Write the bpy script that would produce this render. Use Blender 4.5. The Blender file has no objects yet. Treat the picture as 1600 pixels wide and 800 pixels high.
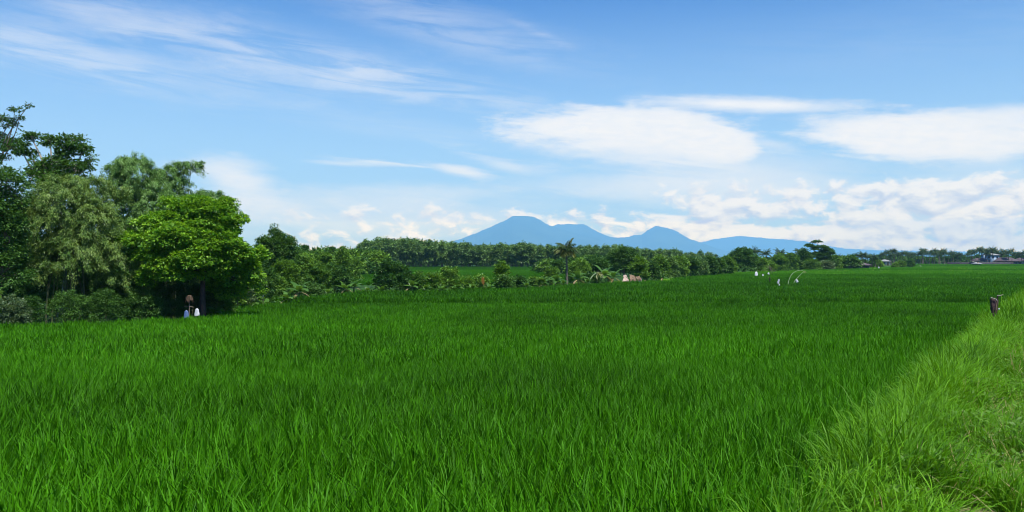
import bpy, math, numpy as np
from mathutils import Vector, Matrix
rad = math.radians
scene = bpy.context.scene
COL = scene.collection
# ------------------------------------------------------------------ camera
F = 1256.0            # focal length in photo pixels (1600 wide)
HY = 405.0            # horizon row of the photo
EYE = 3.6             # eye height above the far, level fields
cam = bpy.data.cameras.new('camera'); camo = bpy.data.objects.new('camera', cam); COL.objects.link(camo)
cam.sensor_width = 36.0; cam.lens = 36.0*F/1600.0
cam.clip_start = 0.05; cam.clip_end = 90000.0
camo.location = (0, 0, EYE)
camo.rotation_euler = (rad(90) + math.atan((HY-400)/F), 0, 0)
scene.camera = camo
# ------------------------------------------------------------------ exposure
scene.view_settings.view_transform = 'Standard'
scene.view_settings.look = 'None'
scene.view_settings.exposure = 0.65
scene.view_settings.gamma = 1.0
scene.view_settings.use_curve_mapping = False
scene.render.engine = 'CYCLES'
scene.cycles.filter_width = 1.0
scene.cycles.use_denoising = True
scene.cycles.max_bounces = 6
scene.cycles.diffuse_bounces = 3
scene.cycles.transmission_bounces = 3
scene.cycles.glossy_bounces = 2
scene.cycles.volume_bounces = 1
scene.cycles.sample_clamp_indirect = 4.0
# ------------------------------------------------------------------ sun
SUN_EL, SUN_AZ = 63.0, 148.0        # azimuth clockwise from the view direction (+Y)
sv = Vector((math.cos(rad(SUN_EL))*math.sin(rad(SUN_AZ)), math.cos(rad(SUN_EL))*math.cos(rad(SUN_AZ)), math.sin(rad(SUN_EL))))
sun = bpy.data.lights.new('sun', 'SUN'); suno = bpy.data.objects.new('sun', sun); COL.objects.link(suno)
sun.energy = 5.0; sun.angle = rad(0.53); sun.color = (1.0, 0.955, 0.88)
suno.rotation_euler = sv.to_track_quat('Z', 'Y').to_euler(); suno.location = (0, 0, 60)

# ------------------------------------------------------------------ node helper
class NT:
    def __init__(s, nt): s.nt = nt
    def n(s, t, **kw):
        x = s.nt.nodes.new(t)
        for k, v in kw.items(): setattr(x, k, v)
        return x
    def _in(s, sock, v):
        if v is None: return
        if isinstance(v, bpy.types.NodeSocket): s.nt.links.new(v, sock)
        else: sock.default_value = v
    def m(s, op, a, b=None, c=None, clamp=False):
        x = s.n('ShaderNodeMath', operation=op, use_clamp=clamp)
        for i, v in enumerate((a, b, c)): s._in(x.inputs[i], v)
        return x.outputs[0]
    def mr(s, v, a, b, c=0.0, d=1.0, smooth=True):
        x = s.n('ShaderNodeMapRange', interpolation_type='SMOOTHSTEP' if smooth else 'LINEAR')
        x.clamp = True
        for i, q in enumerate((v, a, b, c, d)): s._in(x.inputs[i], q)
        return x.outputs[0]
    def mix(s, f, a, b, blend='MIX'):
        x = s.n('ShaderNodeMix', data_type='RGBA', blend_type=blend)
        s._in(x.inputs[0], f); s._in(x.inputs[6], a); s._in(x.inputs[7], b)
        return x.outputs[2]
    def noise(s, vec, scale, detail=4.0, rough=0.5, dist=0.0, dim='3D'):
        x = s.n('ShaderNodeTexNoise', noise_dimensions=dim)
        s._in(x.inputs['Vector'], vec); s._in(x.inputs['Scale'], scale); s._in(x.inputs['Detail'], detail)
        s._in(x.inputs['Roughness'], rough); s._in(x.inputs['Distortion'], dist)
        return x.outputs[0]
    def comb(s, a, b, c=0.0):
        x = s.n('ShaderNodeCombineXYZ')
        for i, v in enumerate((a, b, c)): s._in(x.inputs[i], v)
        return x.outputs[0]

# ------------------------------------------------------------------ world
STR = 0.10
w = bpy.data.worlds.new('World'); scene.world = w; w.use_nodes = True
w.node_tree.nodes.clear(); T = NT(w.node_tree)
sky = T.n('ShaderNodeTexSky', sky_type='NISHITA'); sky.sun_disc = False
sky.sun_elevation = rad(SUN_EL); sky.sun_rotation = rad(SUN_AZ)
sky.air_density = 1.0; sky.dust_density = 0.6; sky.ozone_density = 1.5; sky.altitude = 50
tc = T.n('ShaderNodeTexCoord'); sp = T.n('ShaderNodeSeparateXYZ'); T.nt.links.new(tc.outputs['Generated'], sp.inputs[0])
gx, gy, gz = sp.outputs
AZ = T.m('ARCTAN2', gx, gy)                                                   # azimuth, radians
EL = T.m('DIVIDE', gz, T.m('SQRT', T.m('ADD', T.m('MULTIPLY', gx, gx), T.m('MULTIPLY', gy, gy))))   # tangent of the elevation
def a_of(px): return math.atan((px-800)/F)
def v_of(px, py): return (HY-py)/F*math.cos(a_of(px))
def P2(sa, sv_, oa=0.0, ov=0.0, shear=0.0):
    a = T.m('MULTIPLY_ADD', AZ, sa, oa); v = T.m('MULTIPLY_ADD', EL, sv_, ov)
    if shear: v = T.m('ADD', v, T.m('MULTIPLY', AZ, shear*sv_))
    return T.comb(a, v, 0.0)
# distortion fields
nA = T.m('SUBTRACT', T.noise(P2(7, 26, 3.1, 1.7), 1.0, 6, 0.6), 0.5)
nB = T.m('SUBTRACT', T.noise(P2(22, 60, 9.0, 4.0), 1.0, 6, 0.62), 0.5)
nC = T.m('SUBTRACT', T.noise(P2(46, 150, 2.0, 7.0, 0.04), 1.0, 8, 0.65, 0.4), 0.5)
nF = T.noise(P2(6, 55, 5.0, 2.0, 0.10), 1.0, 8, 0.62, 0.6)                       # fine streaks
def blob(px, py, rx, ry, rot=0.0, soft=0.5, amp=0.9, dens=1.0, streak=0.0, fine=0.5):
    """soft-edged lens of cloud at a fixed direction of the sky"""
    a0, v0 = a_of(px), v_of(px, py); ra, rv = rx/F*0.9, ry/F
    da = T.m('SUBTRACT', AZ, a0); dv = T.m('SUBTRACT', EL, v0)
    if rot:
        c, s_ = math.cos(rad(rot)), math.sin(rad(rot))
        da2 = T.m('ADD', T.m('MULTIPLY', da, c), T.m('MULTIPLY', dv, s_))
        dv = T.m('SUBTRACT', T.m('MULTIPLY', dv, c), T.m('MULTIPLY', da, s_)); da = da2
    q = T.m('ADD', T.m('POWER', T.m('ABSOLUTE', T.m('DIVIDE', da, ra)), 2.0), T.m('POWER', T.m('ABSOLUTE', T.m('DIVIDE', dv, rv)), 2.0))
    q = T.m('SQRT', q)
    q = T.m('ADD', q, T.m('MULTIPLY', nA, amp)); q = T.m('ADD', q, T.m('MULTIPLY', nB, amp*fine)); q = T.m('ADD', q, T.m('MULTIPLY', nC, amp*.75)); q = T.m('ADD', q, T.m('MULTIPLY', T.m('SUBTRACT', nF, .5), amp*1.1))
    m_ = T.mr(q, 1.0+soft*0.35, 1.0-soft, 0.0, dens)
    if streak: m_ = T.m('MULTIPLY', m_, T.mr(nF, 0.5-streak*0.28, 0.5+0.14, 0.0, 1.0))
    return m_
def union(a, b): return T.m('SUBTRACT', 1.0, T.m('MULTIPLY', T.m('SUBTRACT', 1.0, a), T.m('SUBTRACT', 1.0, b)))
cl = None
BLOBS = [
 # px, py, rx, ry, rot, soft, amp, dens, streak
 (975,203,225,36,-3,.50,.9,1.0,0), (1135,225,58,28,-14,.35,.5,.9,0), (1010,232,170,26,-3,.9,1.0,.75,0), (1095,212,95,38,-14,.40,.6,.95,0), (870,196,120,15,5,.8,1.0,.85,.0), (1010,186,130,20,-2,.6,.6,.8,0),
 (1060,256,190,44,0,1.0,.9,.72,.3), (900,238,110,16,-6,.9,.9,.50,.6), (1150,285,230,44,0,1.0,.6,.62,0), (960,290,200,18,-2,1,.9,.4,0), (850,262,80,14,-12,1.0,.9,.45,.3),
 (1420,210,190,34,-6,.52,.9,1.0,0), (1490,218,130,34,-4,.7,.9,.90,0), (1480,240,150,14,-4,.9,1.0,.6,0), (1530,190,110,22,0,.8,.7,.7,0), (1570,172,110,11,-7,.8,.9,.75,.2),(1340,192,110,16,-6,.8,.9,.6,.3),
 (1170,163,190,13,-4,.9,.9,1.0,.0), (1070,153,80,6,-6,1,.8,.7,.2), (1250,170,90,8,-3,1.0,.8,.6,.2), (1640,200,60,30,0,.8,.7,.8,0),
 (650,257,150,8,-4,.8,1.0,.85,.2), (725,268,62,10,-12,.8,.9,.75,0), (750,240,110,12,-16,.9,.9,.6,.5), (545,256,80,5,-2,.9,.8,.5,.3), (800,262,70,10,-10,1.0,.9,.45,0),
 (375,282,75,34,-22,1.0,1.0,.75,.0), (330,262,80,12,-4,1.0,.8,.45,0), (470,315,260,22,2,1.0,.8,.34,.0), (620,300,200,16,0,1,.8,.3,0),
 (560,352,300,40,0,1.0,.6,.20,0), (640,340,380,40,0,1.0,.9,.34,0), (760,150,260,22,-10,1,.9,.28,.5), (720,60,300,34,-14,1,.9,.28,.6), (1200,225,60,10,-12,1,.9,.5,0), (880,300,260,14,-3,1,.9,.45,.3), (430,330,150,26,-4,1,.9,.35,0), (60,75,320,46,-9,1.0,.9,.42,.6), (470,90,350,48,-11,1.0,.9,.42,.6), (300,60,300,40,-10,1,.9,.25,.5), (640,150,240,20,-7,1,.8,.25,.3), (690,20,260,26,-12,1.0,.9,.26,.9), (600,110,260,18,-8,1,.8,.30,.3),
 (250,115,320,40,-6,1.0,.7,.20,.5), (845,52,60,8,-24,1.0,.8,.30,.5), (1400,60,400,60,0,1,.5,.06,.5), (620,200,250,22,-6,1,.8,.16,.8), (1560,300,150,60,0,1,.6,.40,0), (150,20,200,30,-14,1,.9,.2,.7),
]
for b in BLOBS:
    m_ = blob(*b[:9])
    cl = m_ if cl is None else union(cl, m_)
# cumulus bank low over the horizon
cv = T.n('ShaderNodeVectorMath', operation='ADD')
vp = P2(30, 56, 1.3, 0.0, 0.0)
wv = T.noise(P2(60, 120, 0, 0), 1.0, 3, 0.5)
cu = T.noise(vp, 1.0, 9, 0.60, 0.35)
cu_up = T.noise(P2(30, 56, 1.3+0.12, 0.45), 1.0, 9, 0.60, 0.35)
big = T.noise(P2(7, 20, 8.0, 3.0), 1.0, 3, 0.5)
envR = T.m('MULTIPLY', T.mr(AZ, a_of(930), a_of(1120)), T.m('MULTIPLY', T.mr(EL, v_of(1300,258), v_of(1300,310)), 1.0))
envL = T.m('MULTIPLY', T.mr(EL, v_of(800,300), v_of(800,345)), T.mr(AZ, a_of(350), a_of(480)))
env = T.m('MAXIMUM', envR, T.m('MULTIPLY', envL, 0.66))
cum = T.mr(T.m('ADD', T.m('ADD', cu, T.m('MULTIPLY', T.m('SUBTRACT', big, 0.5), 0.45)), T.m('MULTIPLY', env, 0.30)), 0.61, 0.79)
cum = T.m('MULTIPLY', cum, T.mr(env, 0.0, 0.35))
lit = T.mr(T.m('SUBTRACT', cu, cu_up), -0.24, 0.12)        # crests bright, bases grey
# milky veil towards the horizon
veil = T.mr(EL, v_of(800,-170), v_of(800,350), 0.0, 0.84)
veilR = T.m('MULTIPLY', T.mr(AZ, a_of(880), a_of(1150)), T.mr(EL, v_of(1300,265), v_of(1300,330), 0.0, 0.45))
veil = union(veil, veilR)
K = 1/1.57
def rgb(r, g, b): return (r*K/STR, g*K/STR, b*K/STR, 1.0)
hsv = T.n('ShaderNodeHueSaturation'); hsv.inputs['Saturation'].default_value = 1.0; hsv.inputs['Value'].default_value = 1.0
T.nt.links.new(sky.outputs[0], hsv.inputs['Color'])
SKYC = T.mix(1.0, hsv.outputs[0], (.11, .58, 1.06, 1), 'MULTIPLY')
c0 = T.mix(veil, SKYC, rgb(.50, .79, 1.0))
c1 = T.mix(T.m('MULTIPLY', cl, T.mr(nC, -.25, .22, .80, .97)), c0, rgb(.93, .97, 1.0))
cumcol = T.mix(lit, rgb(.54, .71, .92), rgb(.94, .98, 1.0))
c2 = T.mix(T.m('MULTIPLY', cum, 0.85), c1, cumcol)
# what lies beyond the haze box is dimmed and tinted on its way through it: the sky is that much brighter outside
HAZE_DENS = 8.5e-5
sinel = T.m('MAXIMUM', gz, 0.045)
trn = T.m('EXPONENT', T.m('MULTIPLY', T.m('DIVIDE', 1416.0, sinel), -HAZE_DENS))
inv = T.m('DIVIDE', 1.0, trn)
def scl(v, f):
    x = T.n('ShaderNodeVectorMath', operation='SCALE'); T._in(x.inputs[0], v); T._in(x.inputs['Scale'], f); return x.outputs[0]
def vop(op, a, b):
    x = T.n('ShaderNodeVectorMath', operation=op); T._in(x.inputs[0], a); T._in(x.inputs[1], b); return x.outputs[0]
HINF = (.16/STR, .40/STR, .66/STR)
fin = scl(vop('SUBTRACT', c2, scl(T.comb(*HINF), T.m('SUBTRACT', 1.0, trn))), inv)
bgc_out = vop('MAXIMUM', fin, (0.02, 0.02, 0.02))
bg = T.n('ShaderNodeBackground'); bg.inputs['Strength'].default_value = STR
T.nt.links.new(bgc_out, bg.inputs[0])
ow = T.n('ShaderNodeOutputWorld'); T.nt.links.new(bg.outputs[0], ow.inputs[0])

# ------------------------------------------------------------------ geometry helpers
def unit(v): return v/np.maximum(np.linalg.norm(v, axis=-1, keepdims=True), 1e-9)
class MB:
    """collects quads (numpy) and builds one mesh"""
    def __init__(s): s.v = []; s.f = []; s.r = []; s.n = 0
    def add(s, v, f, r=0.5):
        v = np.asarray(v, float).reshape(-1, 3); f = np.asarray(f, int).reshape(-1, 4)
        s.v.append(v); s.f.append(f + s.n); s.n += len(v)
        s.r.append(np.broadcast_to(np.asarray(r, float), (len(v),)))
    def mesh(s, name, mat, smooth=False):
        me = bpy.data.meshes.new(name)
        v = np.concatenate(s.v); f = np.concatenate(s.f); r = np.concatenate(s.r)
        me.vertices.add(len(v)); me.vertices.foreach_set('co', v.astype(np.float32).ravel())
        tri = f[:, 3] == f[:, 2]
        if tri.any():
            f = np.concatenate([f[~tri], f[tri]]); nq = int((~tri).sum()); nt = int(tri.sum())
            loops = np.concatenate([f[:nq].ravel(), f[nq:, :3].ravel()])
            st = np.concatenate([np.arange(nq)*4, nq*4 + np.arange(nt)*3])
        else:
            loops = f.ravel(); st = np.arange(len(f))*4
        me.loops.add(len(loops)); me.loops.foreach_set('vertex_index', loops.astype(np.int32))
        me.polygons.add(len(f)); me.polygons.foreach_set('loop_start', st.astype(np.int32))
        a = me.attributes.new('r', 'FLOAT', 'POINT'); a.data.foreach_set('value', r.astype(np.float32))
        me.update(calc_edges=True)
        if smooth: me.polygons.foreach_set('use_smooth', np.ones(len(f), bool))
        if mat: me.materials.append(mat)
        return me
    def build(s, name, mat, parent=None, smooth=False, loc=None):
        o = bpy.data.objects.new(name, s.mesh(name, mat, smooth)); COL.objects.link(o)
        if parent: o.parent = parent
        if loc is not None: o.location = loc
        return o
def tube(mb, pts, rads, n=6, r=0.5, cap=True):
    pts = np.asarray(pts, float); k = len(pts); rads = np.broadcast_to(np.asarray(rads, float), (k,))
    t = unit(np.gradient(pts, axis=0)); ref = np.array([0.31, 0.17, 0.93]) if abs(t[0][2]) < .9 else np.array([1., .1, 0.])
    u = unit(np.cross(t, ref)); w_ = np.cross(t, u)
    an = np.arange(n)*2*math.pi/n
    ring = pts[:, None] + rads[:, None, None]*(np.cos(an)[None, :, None]*u[:, None] + np.sin(an)[None, :, None]*w_[:, None])
    v = ring.reshape(-1, 3); i = np.arange(k-1)[:, None]*n; j = np.arange(n)[None]
    f = np.stack([i+j, i+(j+1) % n, i+n+(j+1) % n, i+n+j], -1).reshape(-1, 4)
    mb.add(v, f, r)
    if cap:
        c = np.array([pts[0], pts[-1]]); v2 = np.concatenate([ring[0], ring[-1], c])
        fs = []
        for q in range(n):
            fs.append([(q+1) % n, q, 2*n, 2*n]); fs.append([n+q, n+(q+1) % n, 2*n+1, 2*n+1])
        mb.add(v2, fs, r)
def bez(a, b, sag=(0, 0, 0), n=6):
    a, b = np.asarray(a, float), np.asarray(b, float); t = np.linspace(0, 1, n)[:, None]
    return a*(1-t) + b*t + np.asarray(sag, float)*4*t*(1-t)
def leaves(mb, c, d, nrm, L, W, r):
    """rhombic leaves: centre-base c, direction d, normal nrm; slight fold"""
    d = unit(d); s_ = unit(np.cross(d, nrm)); L = np.asarray(L)[..., None]; W = np.asarray(W)[..., None]
    n2 = unit(np.cross(s_, d))
    v = np.stack([c, c+d*L*.42+s_*W*.5+n2*W*.12, c+d*L-n2*L*.10, c+d*L*.42-s_*W*.5+n2*W*.12], 1).reshape(-1, 3)
    k = len(c); f = np.arange(4*k).reshape(k, 4)
    mb.add(v, f, np.repeat(np.broadcast_to(np.asarray(r, float), (k,)), 4))
def blades(mb, base, az, lean, bend, L, W, segs, r, twist=None):
    k = len(base); t = np.linspace(0, 1, segs+1)
    th = lean[:, None] + bend[:, None]*t[None]**1.6
    dx = np.sin(th)*(L[:, None]/segs); dz = np.cos(th)*(L[:, None]/segs)
    hx = np.concatenate([np.zeros((k, 1)), np.cumsum((dx[:, 1:]+dx[:, :-1])/2, 1)], 1)
    hz = np.concatenate([np.zeros((k, 1)), np.cumsum((dz[:, 1:]+dz[:, :-1])/2, 1)], 1)
    dirx, diry = np.cos(az), np.sin(az)
    ctr = base[:, None] + np.stack([hx*dirx[:, None], hx*diry[:, None], hz], -1)
    sa = az + math.pi/2 + (twist if twist is not None else 0)
    side = np.stack([np.cos(sa), np.sin(sa), np.zeros(k)], -1)
    wp = W[:, None]*np.clip((0.55+1.1*t)*(1-t**2.6), 0.04, None)[None]*0.5
    v = np.stack([ctr-side[:, None]*wp[..., None], ctr+side[:, None]*wp[..., None]], 2).reshape(k, -1, 3)
    i = np.arange(segs)*2; f = np.stack([i, i+1, i+3, i+2], -1)
    f = (f[None] + (np.arange(k)*(segs+1)*2)[:, None, None]).reshape(-1, 4)
    mb.add(v.reshape(-1, 3), f, np.repeat(r, (segs+1)*2))
def tag(o, label=None, cat=None, group=None, kind=None):
    if label: o['label'] = label
    if cat: o['category'] = cat
    if group: o['group'] = group
    if kind: o['kind'] = kind
    return o
def thing(name, label, cat, loc, group=None):
    o = bpy.data.objects.new(name, None); COL.objects.link(o); o.location = loc; o.empty_display_size = .2
    return tag(o, label, cat, group)
def dup(root, loc, rz=0.0, sc=1.0, label=None, group=None):
    r = root.copy(); COL.objects.link(r); r.location = loc; r.rotation_euler = (0, 0, rz); r.scale = (sc, sc, sc) if np.isscalar(sc) else sc
    if label: r['label'] = label
    if group: r['group'] = group
    for ch in [c for c in src_children[root.name]]:
        c = ch.copy(); COL.objects.link(c); c.parent = r
        for g in src_children.get(ch.name, []):
            d = g.copy(); COL.objects.link(d); d.parent = c
    return r
src_children = {}
def remember(root):
    src_children[root.name] = list(root.children)
    for c in root.children: src_children[c.name] = list(c.children)

# ------------------------------------------------------------------ lie of the land
BX, BY = 2.3, 6.1; DX, DY = .582, .813; NX, NY = .813, -.582
def s_of(X, Y):
    s = (X-BX)*NX + (Y-BY)*NY
    return s - np.interp(Y, [3, 5, 7, 12, 22], [.62, .50, .38, .22, 0.0]) + .30*(hash_noise(X, Y, 1.3, 41)-.5)*np.clip((40-Y)/20, 0, 1)
PROF_Y = np.array([-60, 0, 4, 7, 10, 14, 20, 28, 38, 57, 58.6, 60.2, 75, 1e6])
PROF_Z = np.array([-1.22, -1.24, -1.30, -1.48, -1.68, -1.90, -2.22, -2.58, -2.93, -3.08, -3.16, -2.86, -2.92, -2.95])
def rice_top(X, Y): return EYE + np.interp(Y, PROF_Y, PROF_Z)
RH = 0.62
PATHZ = EYE - 1.62
def smooth(x): x = np.clip(x, 0, 1); return x*x*(3-2*x)
def hash_noise(X, Y, sc, seed=0):
    X = X*sc; Y = Y*sc; xi = np.floor(X).astype(int); yi = np.floor(Y).astype(int); fx = smooth(X-xi); fy = smooth(Y-yi)
    def h(a, b):
        q = np.sin(a*127.1 + b*311.7 + seed*74.7)*43758.5453; return q - np.floor(q)
    return (h(xi, yi)*(1-fx) + h(xi+1, yi)*fx)*(1-fy) + (h(xi, yi+1)*(1-fx) + h(xi+1, yi+1)*fx)*fy
def ground(X, Y):
    X = np.asarray(X, float); Y = np.asarray(Y, float)
    s = s_of(X, Y); g = rice_top(X, Y) - RH
    drop = PATHZ - g
    t = smooth((s + 0.15 + drop*0.55)/(drop*0.55 + 0.01)*1.0)
    D = np.hypot(X, Y)
    bank = PATHZ - 0.03 - 0.05*np.abs(hash_noise(X, Y, 1.7)-.5)
    far = smooth((D-45)/40.0)                 # the path bank melts into the fields far away
    t = t*(1-far)
    out = g*(1-t) + bank*t
    # left tree land lies a little higher than the paddy
    return out + 0.0
# field edges (X to the left of these is tree land): distance of the far edge as a function of photo column
EDGE = [(-200,505),(0,504),(150,500),(290,493),(335,490),(350,478),(430,468),(480,463),(560,455),(640,452),(860,445),(1040,437),(1130,427),(1200,424),(1300,420),(1340,419),(1420,416),(1440,412),(2200,411)]
EDX = np.array([e[0] for e in EDGE], float); EDD = np.array([F*2.95/(e[1]-HY) for e in EDGE]); EDD[:5] = [33, 35.3, 38.4, 41.5, 43.6]
def edge_dist(px): return np.interp(px, EDX, EDD)
def inside_field(X, Y):
    px = 800 + X/np.maximum(Y, .5)*F
    wob = 1 + 0.015*(hash_noise(X, Y, .15, 5)-.5)
    return Y < edge_dist(px)*wob
def P(px, py, D): return np.array([(px-800)/F*D, D, EYE + (HY-py)/F*D])
def G(px, D):
    X = (px-800)/F*D; return np.array([X, D, float(ground(X, D))])

# ------------------------------------------------------------------ materials
def mat(name): 
    m = bpy.data.materials.new(name); m.use_nodes = True; m.node_tree.nodes.clear(); return m, NT(m.node_tree)
def leafmat(name, ca, cb, cc=None, trans=0.35, rough=.45, spec=.35, ttint=(1.25, 1.15, .5), inst=0.5, tint=False):
    """leaf colour runs from ca to cb over the leaves; some of the light passes through"""
    m, N = mat(name)
    at = N.n('ShaderNodeAttribute', attribute_name='r')
    oi = N.n('ShaderNodeObjectInfo')
    f = N.m('ADD', N.m('MULTIPLY', at.outputs['Fac'], 1-inst*.5), N.m('MULTIPLY', oi.outputs['Random'], inst*.5))
    if tint:
        ti = N.n('ShaderNodeAttribute', attribute_name='tint', attribute_type='INSTANCER')
        f = N.m('ADD', N.m('MULTIPLY', f, 0.56), N.m('MULTIPLY', ti.outputs['Fac'], 0.44))
    cr = N.n('ShaderNodeValToRGB'); N.nt.links.new(f, cr.inputs[0])
    cr.color_ramp.elements[0].position = 0.12; cr.color_ramp.elements[0].color = (*ca, 1)
    cr.color_ramp.elements[1].position = 0.85 if cc else 0.9; cr.color_ramp.elements[1].color = (*cb, 1)
    if cc:
        e = cr.color_ramp.elements.new(0.985); e.color = (*cc, 1)
    p = N.n('ShaderNodeBsdfPrincipled'); N.nt.links.new(cr.outputs[0], p.inputs['Base Color'])
    p.inputs['Roughness'].default_value = rough; p.inputs['Specular IOR Level'].default_value = spec
    tr = N.n('ShaderNodeBsdfTranslucent')
    N.nt.links.new(N.mix(1.0, cr.outputs[0], (*ttint, 1), 'MULTIPLY'), tr.inputs[0])
    mx = N.n('ShaderNodeMixShader'); mx.inputs[0].default_value = trans
    N.nt.links.new(p.outputs[0], mx.inputs[1]); N.nt.links.new(tr.outputs[0], mx.inputs[2])
    o = N.n('ShaderNodeOutputMaterial'); N.nt.links.new(mx.outputs[0], o.inputs[0])
    return m
def plainmat(name, ca, cb, scale=6.0, rough=.8, bump=0.3, stretch=(1, 1, 1), metallic=0.0):
    m, N = mat(name)
    t = N.n('ShaderNodeTexCoord'); mp = N.n('ShaderNodeMapping'); mp.inputs['Scale'].default_value = stretch
    N.nt.links.new(t.outputs['Object'], mp.inputs[0])
    nz = N.noise(mp.outputs[0], scale, 6, .6)
    p = N.n('ShaderNodeBsdfPrincipled'); N.nt.links.new(N.mix(N.mr(nz, .3, .7), (*ca, 1), (*cb, 1)), p.inputs['Base Color'])
    p.inputs['Roughness'].default_value = rough; p.inputs['Specular IOR Level'].default_value = .25; p.inputs['Metallic'].default_value = metallic
    if bump:
        b = N.n('ShaderNodeBump'); b.inputs['Strength'].default_value = bump; b.inputs['Distance'].default_value = .03
        N.nt.links.new(nz, b.inputs['Height']); N.nt.links.new(b.outputs[0], p.inputs['Normal'])
    o = N.n('ShaderNodeOutputMaterial'); N.nt.links.new(p.outputs[0], o.inputs[0])
    return m
M = {}
M['rice'] = leafmat('rice_leaf', (.009,.045,.001), (.088,.320,.004), (.30,.36,.05), trans=.36, rough=.55, spec=.10, ttint=(1.2,1.25,.5), tint=True)
M['bank'] = leafmat('bank_grass_leaf', (.014,.080,.002), (.165,.40,.012), (.50,.46,.20), trans=.36, rough=.5, spec=.14, tint=True)
M['bamboo'] = leafmat('bamboo_leaf', (.06,.165,.03), (.25,.42,.11), trans=.3)
M['bamboo_olive'] = leafmat('olive_bamboo_leaf', (.06,.145,.02), (.28,.40,.09), (.38,.36,.12), trans=.3)
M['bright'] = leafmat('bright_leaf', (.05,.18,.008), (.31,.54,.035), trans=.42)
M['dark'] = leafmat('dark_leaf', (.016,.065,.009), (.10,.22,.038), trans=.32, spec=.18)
M['mid'] = leafmat('mid_leaf', (.03,.105,.012), (.20,.37,.05), trans=.36, spec=.2)
M['lime'] = leafmat('lime_leaf', (.05,.13,.010), (.16,.32,.025), trans=.4)
M['pale'] = leafmat('pale_leaf', (.05,.10,.035), (.17,.25,.11), trans=.3)
M['plant'] = leafmat('plantation_leaf', (.025,.09,.018), (.24,.40,.10), trans=.3)
M['banana'] = leafmat('banana_leaf', (.03,.10,.010), (.11,.24,.035), trans=.4, rough=.4)
M['dry'] = leafmat('dry_leaf', (.20,.14,.06), (.46,.38,.20), trans=.3, rough=.7)
M['palm'] = leafmat('palm_leaf', (.018,.05,.012), (.07,.12,.035), (.14,.15,.05), trans=.25)
M['palm_y'] = leafmat('yellowing_palm_leaf', (.06,.10,.02), (.28,.30,.10), trans=.3)
M['weed'] = leafmat('weed_leaf', (.02,.07,.008), (.13,.27,.03), trans=.3, spec=.15)
M['straw'] = leafmat('straw', (.25,.18,.08), (.55,.46,.25), trans=.2, rough=.7, spec=.1)
M['bark'] = plainmat('bark', (.07,.055,.04), (.20,.17,.13), 5, stretch=(3, 3, .6), bump=.6)
M['palebark'] = plainmat('pale_bark', (.22,.20,.16), (.42,.39,.33), 5, stretch=(3, 3, .6), bump=.4)
M['culm'] = plainmat('bamboo_culm', (.035,.045,.018), (.09,.10,.045), 3, bump=.1)  # greens darkened to paint in the shade inside the grove
M['stem'] = plainmat('green_stem', (.05,.08,.02), (.16,.18,.07), 5, bump=.2)
M['wood'] = plainmat('weathered_wood', (.10,.07,.05), (.22,.17,.13), 14, stretch=(1, 1, .15), bump=.5)
M['darkwood'] = plainmat('dark_and_shaded_wood', (.022,.015,.014), (.075,.045,.04), 16, stretch=(1, 1, .2), bump=.6)  # dark wood of post and stump; painted shade on the bright tree's trunk
M['thatch'] = plainmat('dry_thatch', (.10,.065,.04), (.26,.18,.11), 22, stretch=(1, 1, .12), bump=.8)
M['palethatch'] = plainmat('bleached_thatch', (.24,.16,.12), (.52,.42,.34), 22, stretch=(1, 1, .12), bump=.8)
M['plastic'] = plainmat('white_plastic', (.45,.46,.48), (.62,.62,.62), 4, rough=.35, bump=.5)
M['blueplastic'] = plainmat('blue_plastic', (.05,.09,.22), (.12,.17,.32), 4, rough=.4, bump=.4)
M['canepale'] = plainmat('pale_green_cane', (.28,.38,.18), (.46,.56,.30), 5, bump=.1)
M['rooftile'] = plainmat('mauve_brown_roof_tile', (.06,.045,.055), (.115,.085,.095), 4, stretch=(1, 1, 4), bump=.6)
M['whiteroof'] = plainmat('pale_sheet_roof', (.18,.18,.19), (.30,.30,.30), 3, bump=.2)
M['plaster'] = plainmat('pale_plaster', (.25,.25,.26), (.38,.38,.37), 1.2, bump=.1)
M['blueplaster'] = plainmat('blue_plaster', (.24,.34,.46), (.36,.46,.58), 1.2, bump=.1)
M['darkwall'] = plainmat('dark_block_wall', (.03,.028,.033), (.075,.07,.078), 1.5, bump=.3)
M['glass'] = plainmat('dark_window_glass', (.02,.025,.03), (.04,.05,.06), 2, rough=.12, bump=0)

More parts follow.
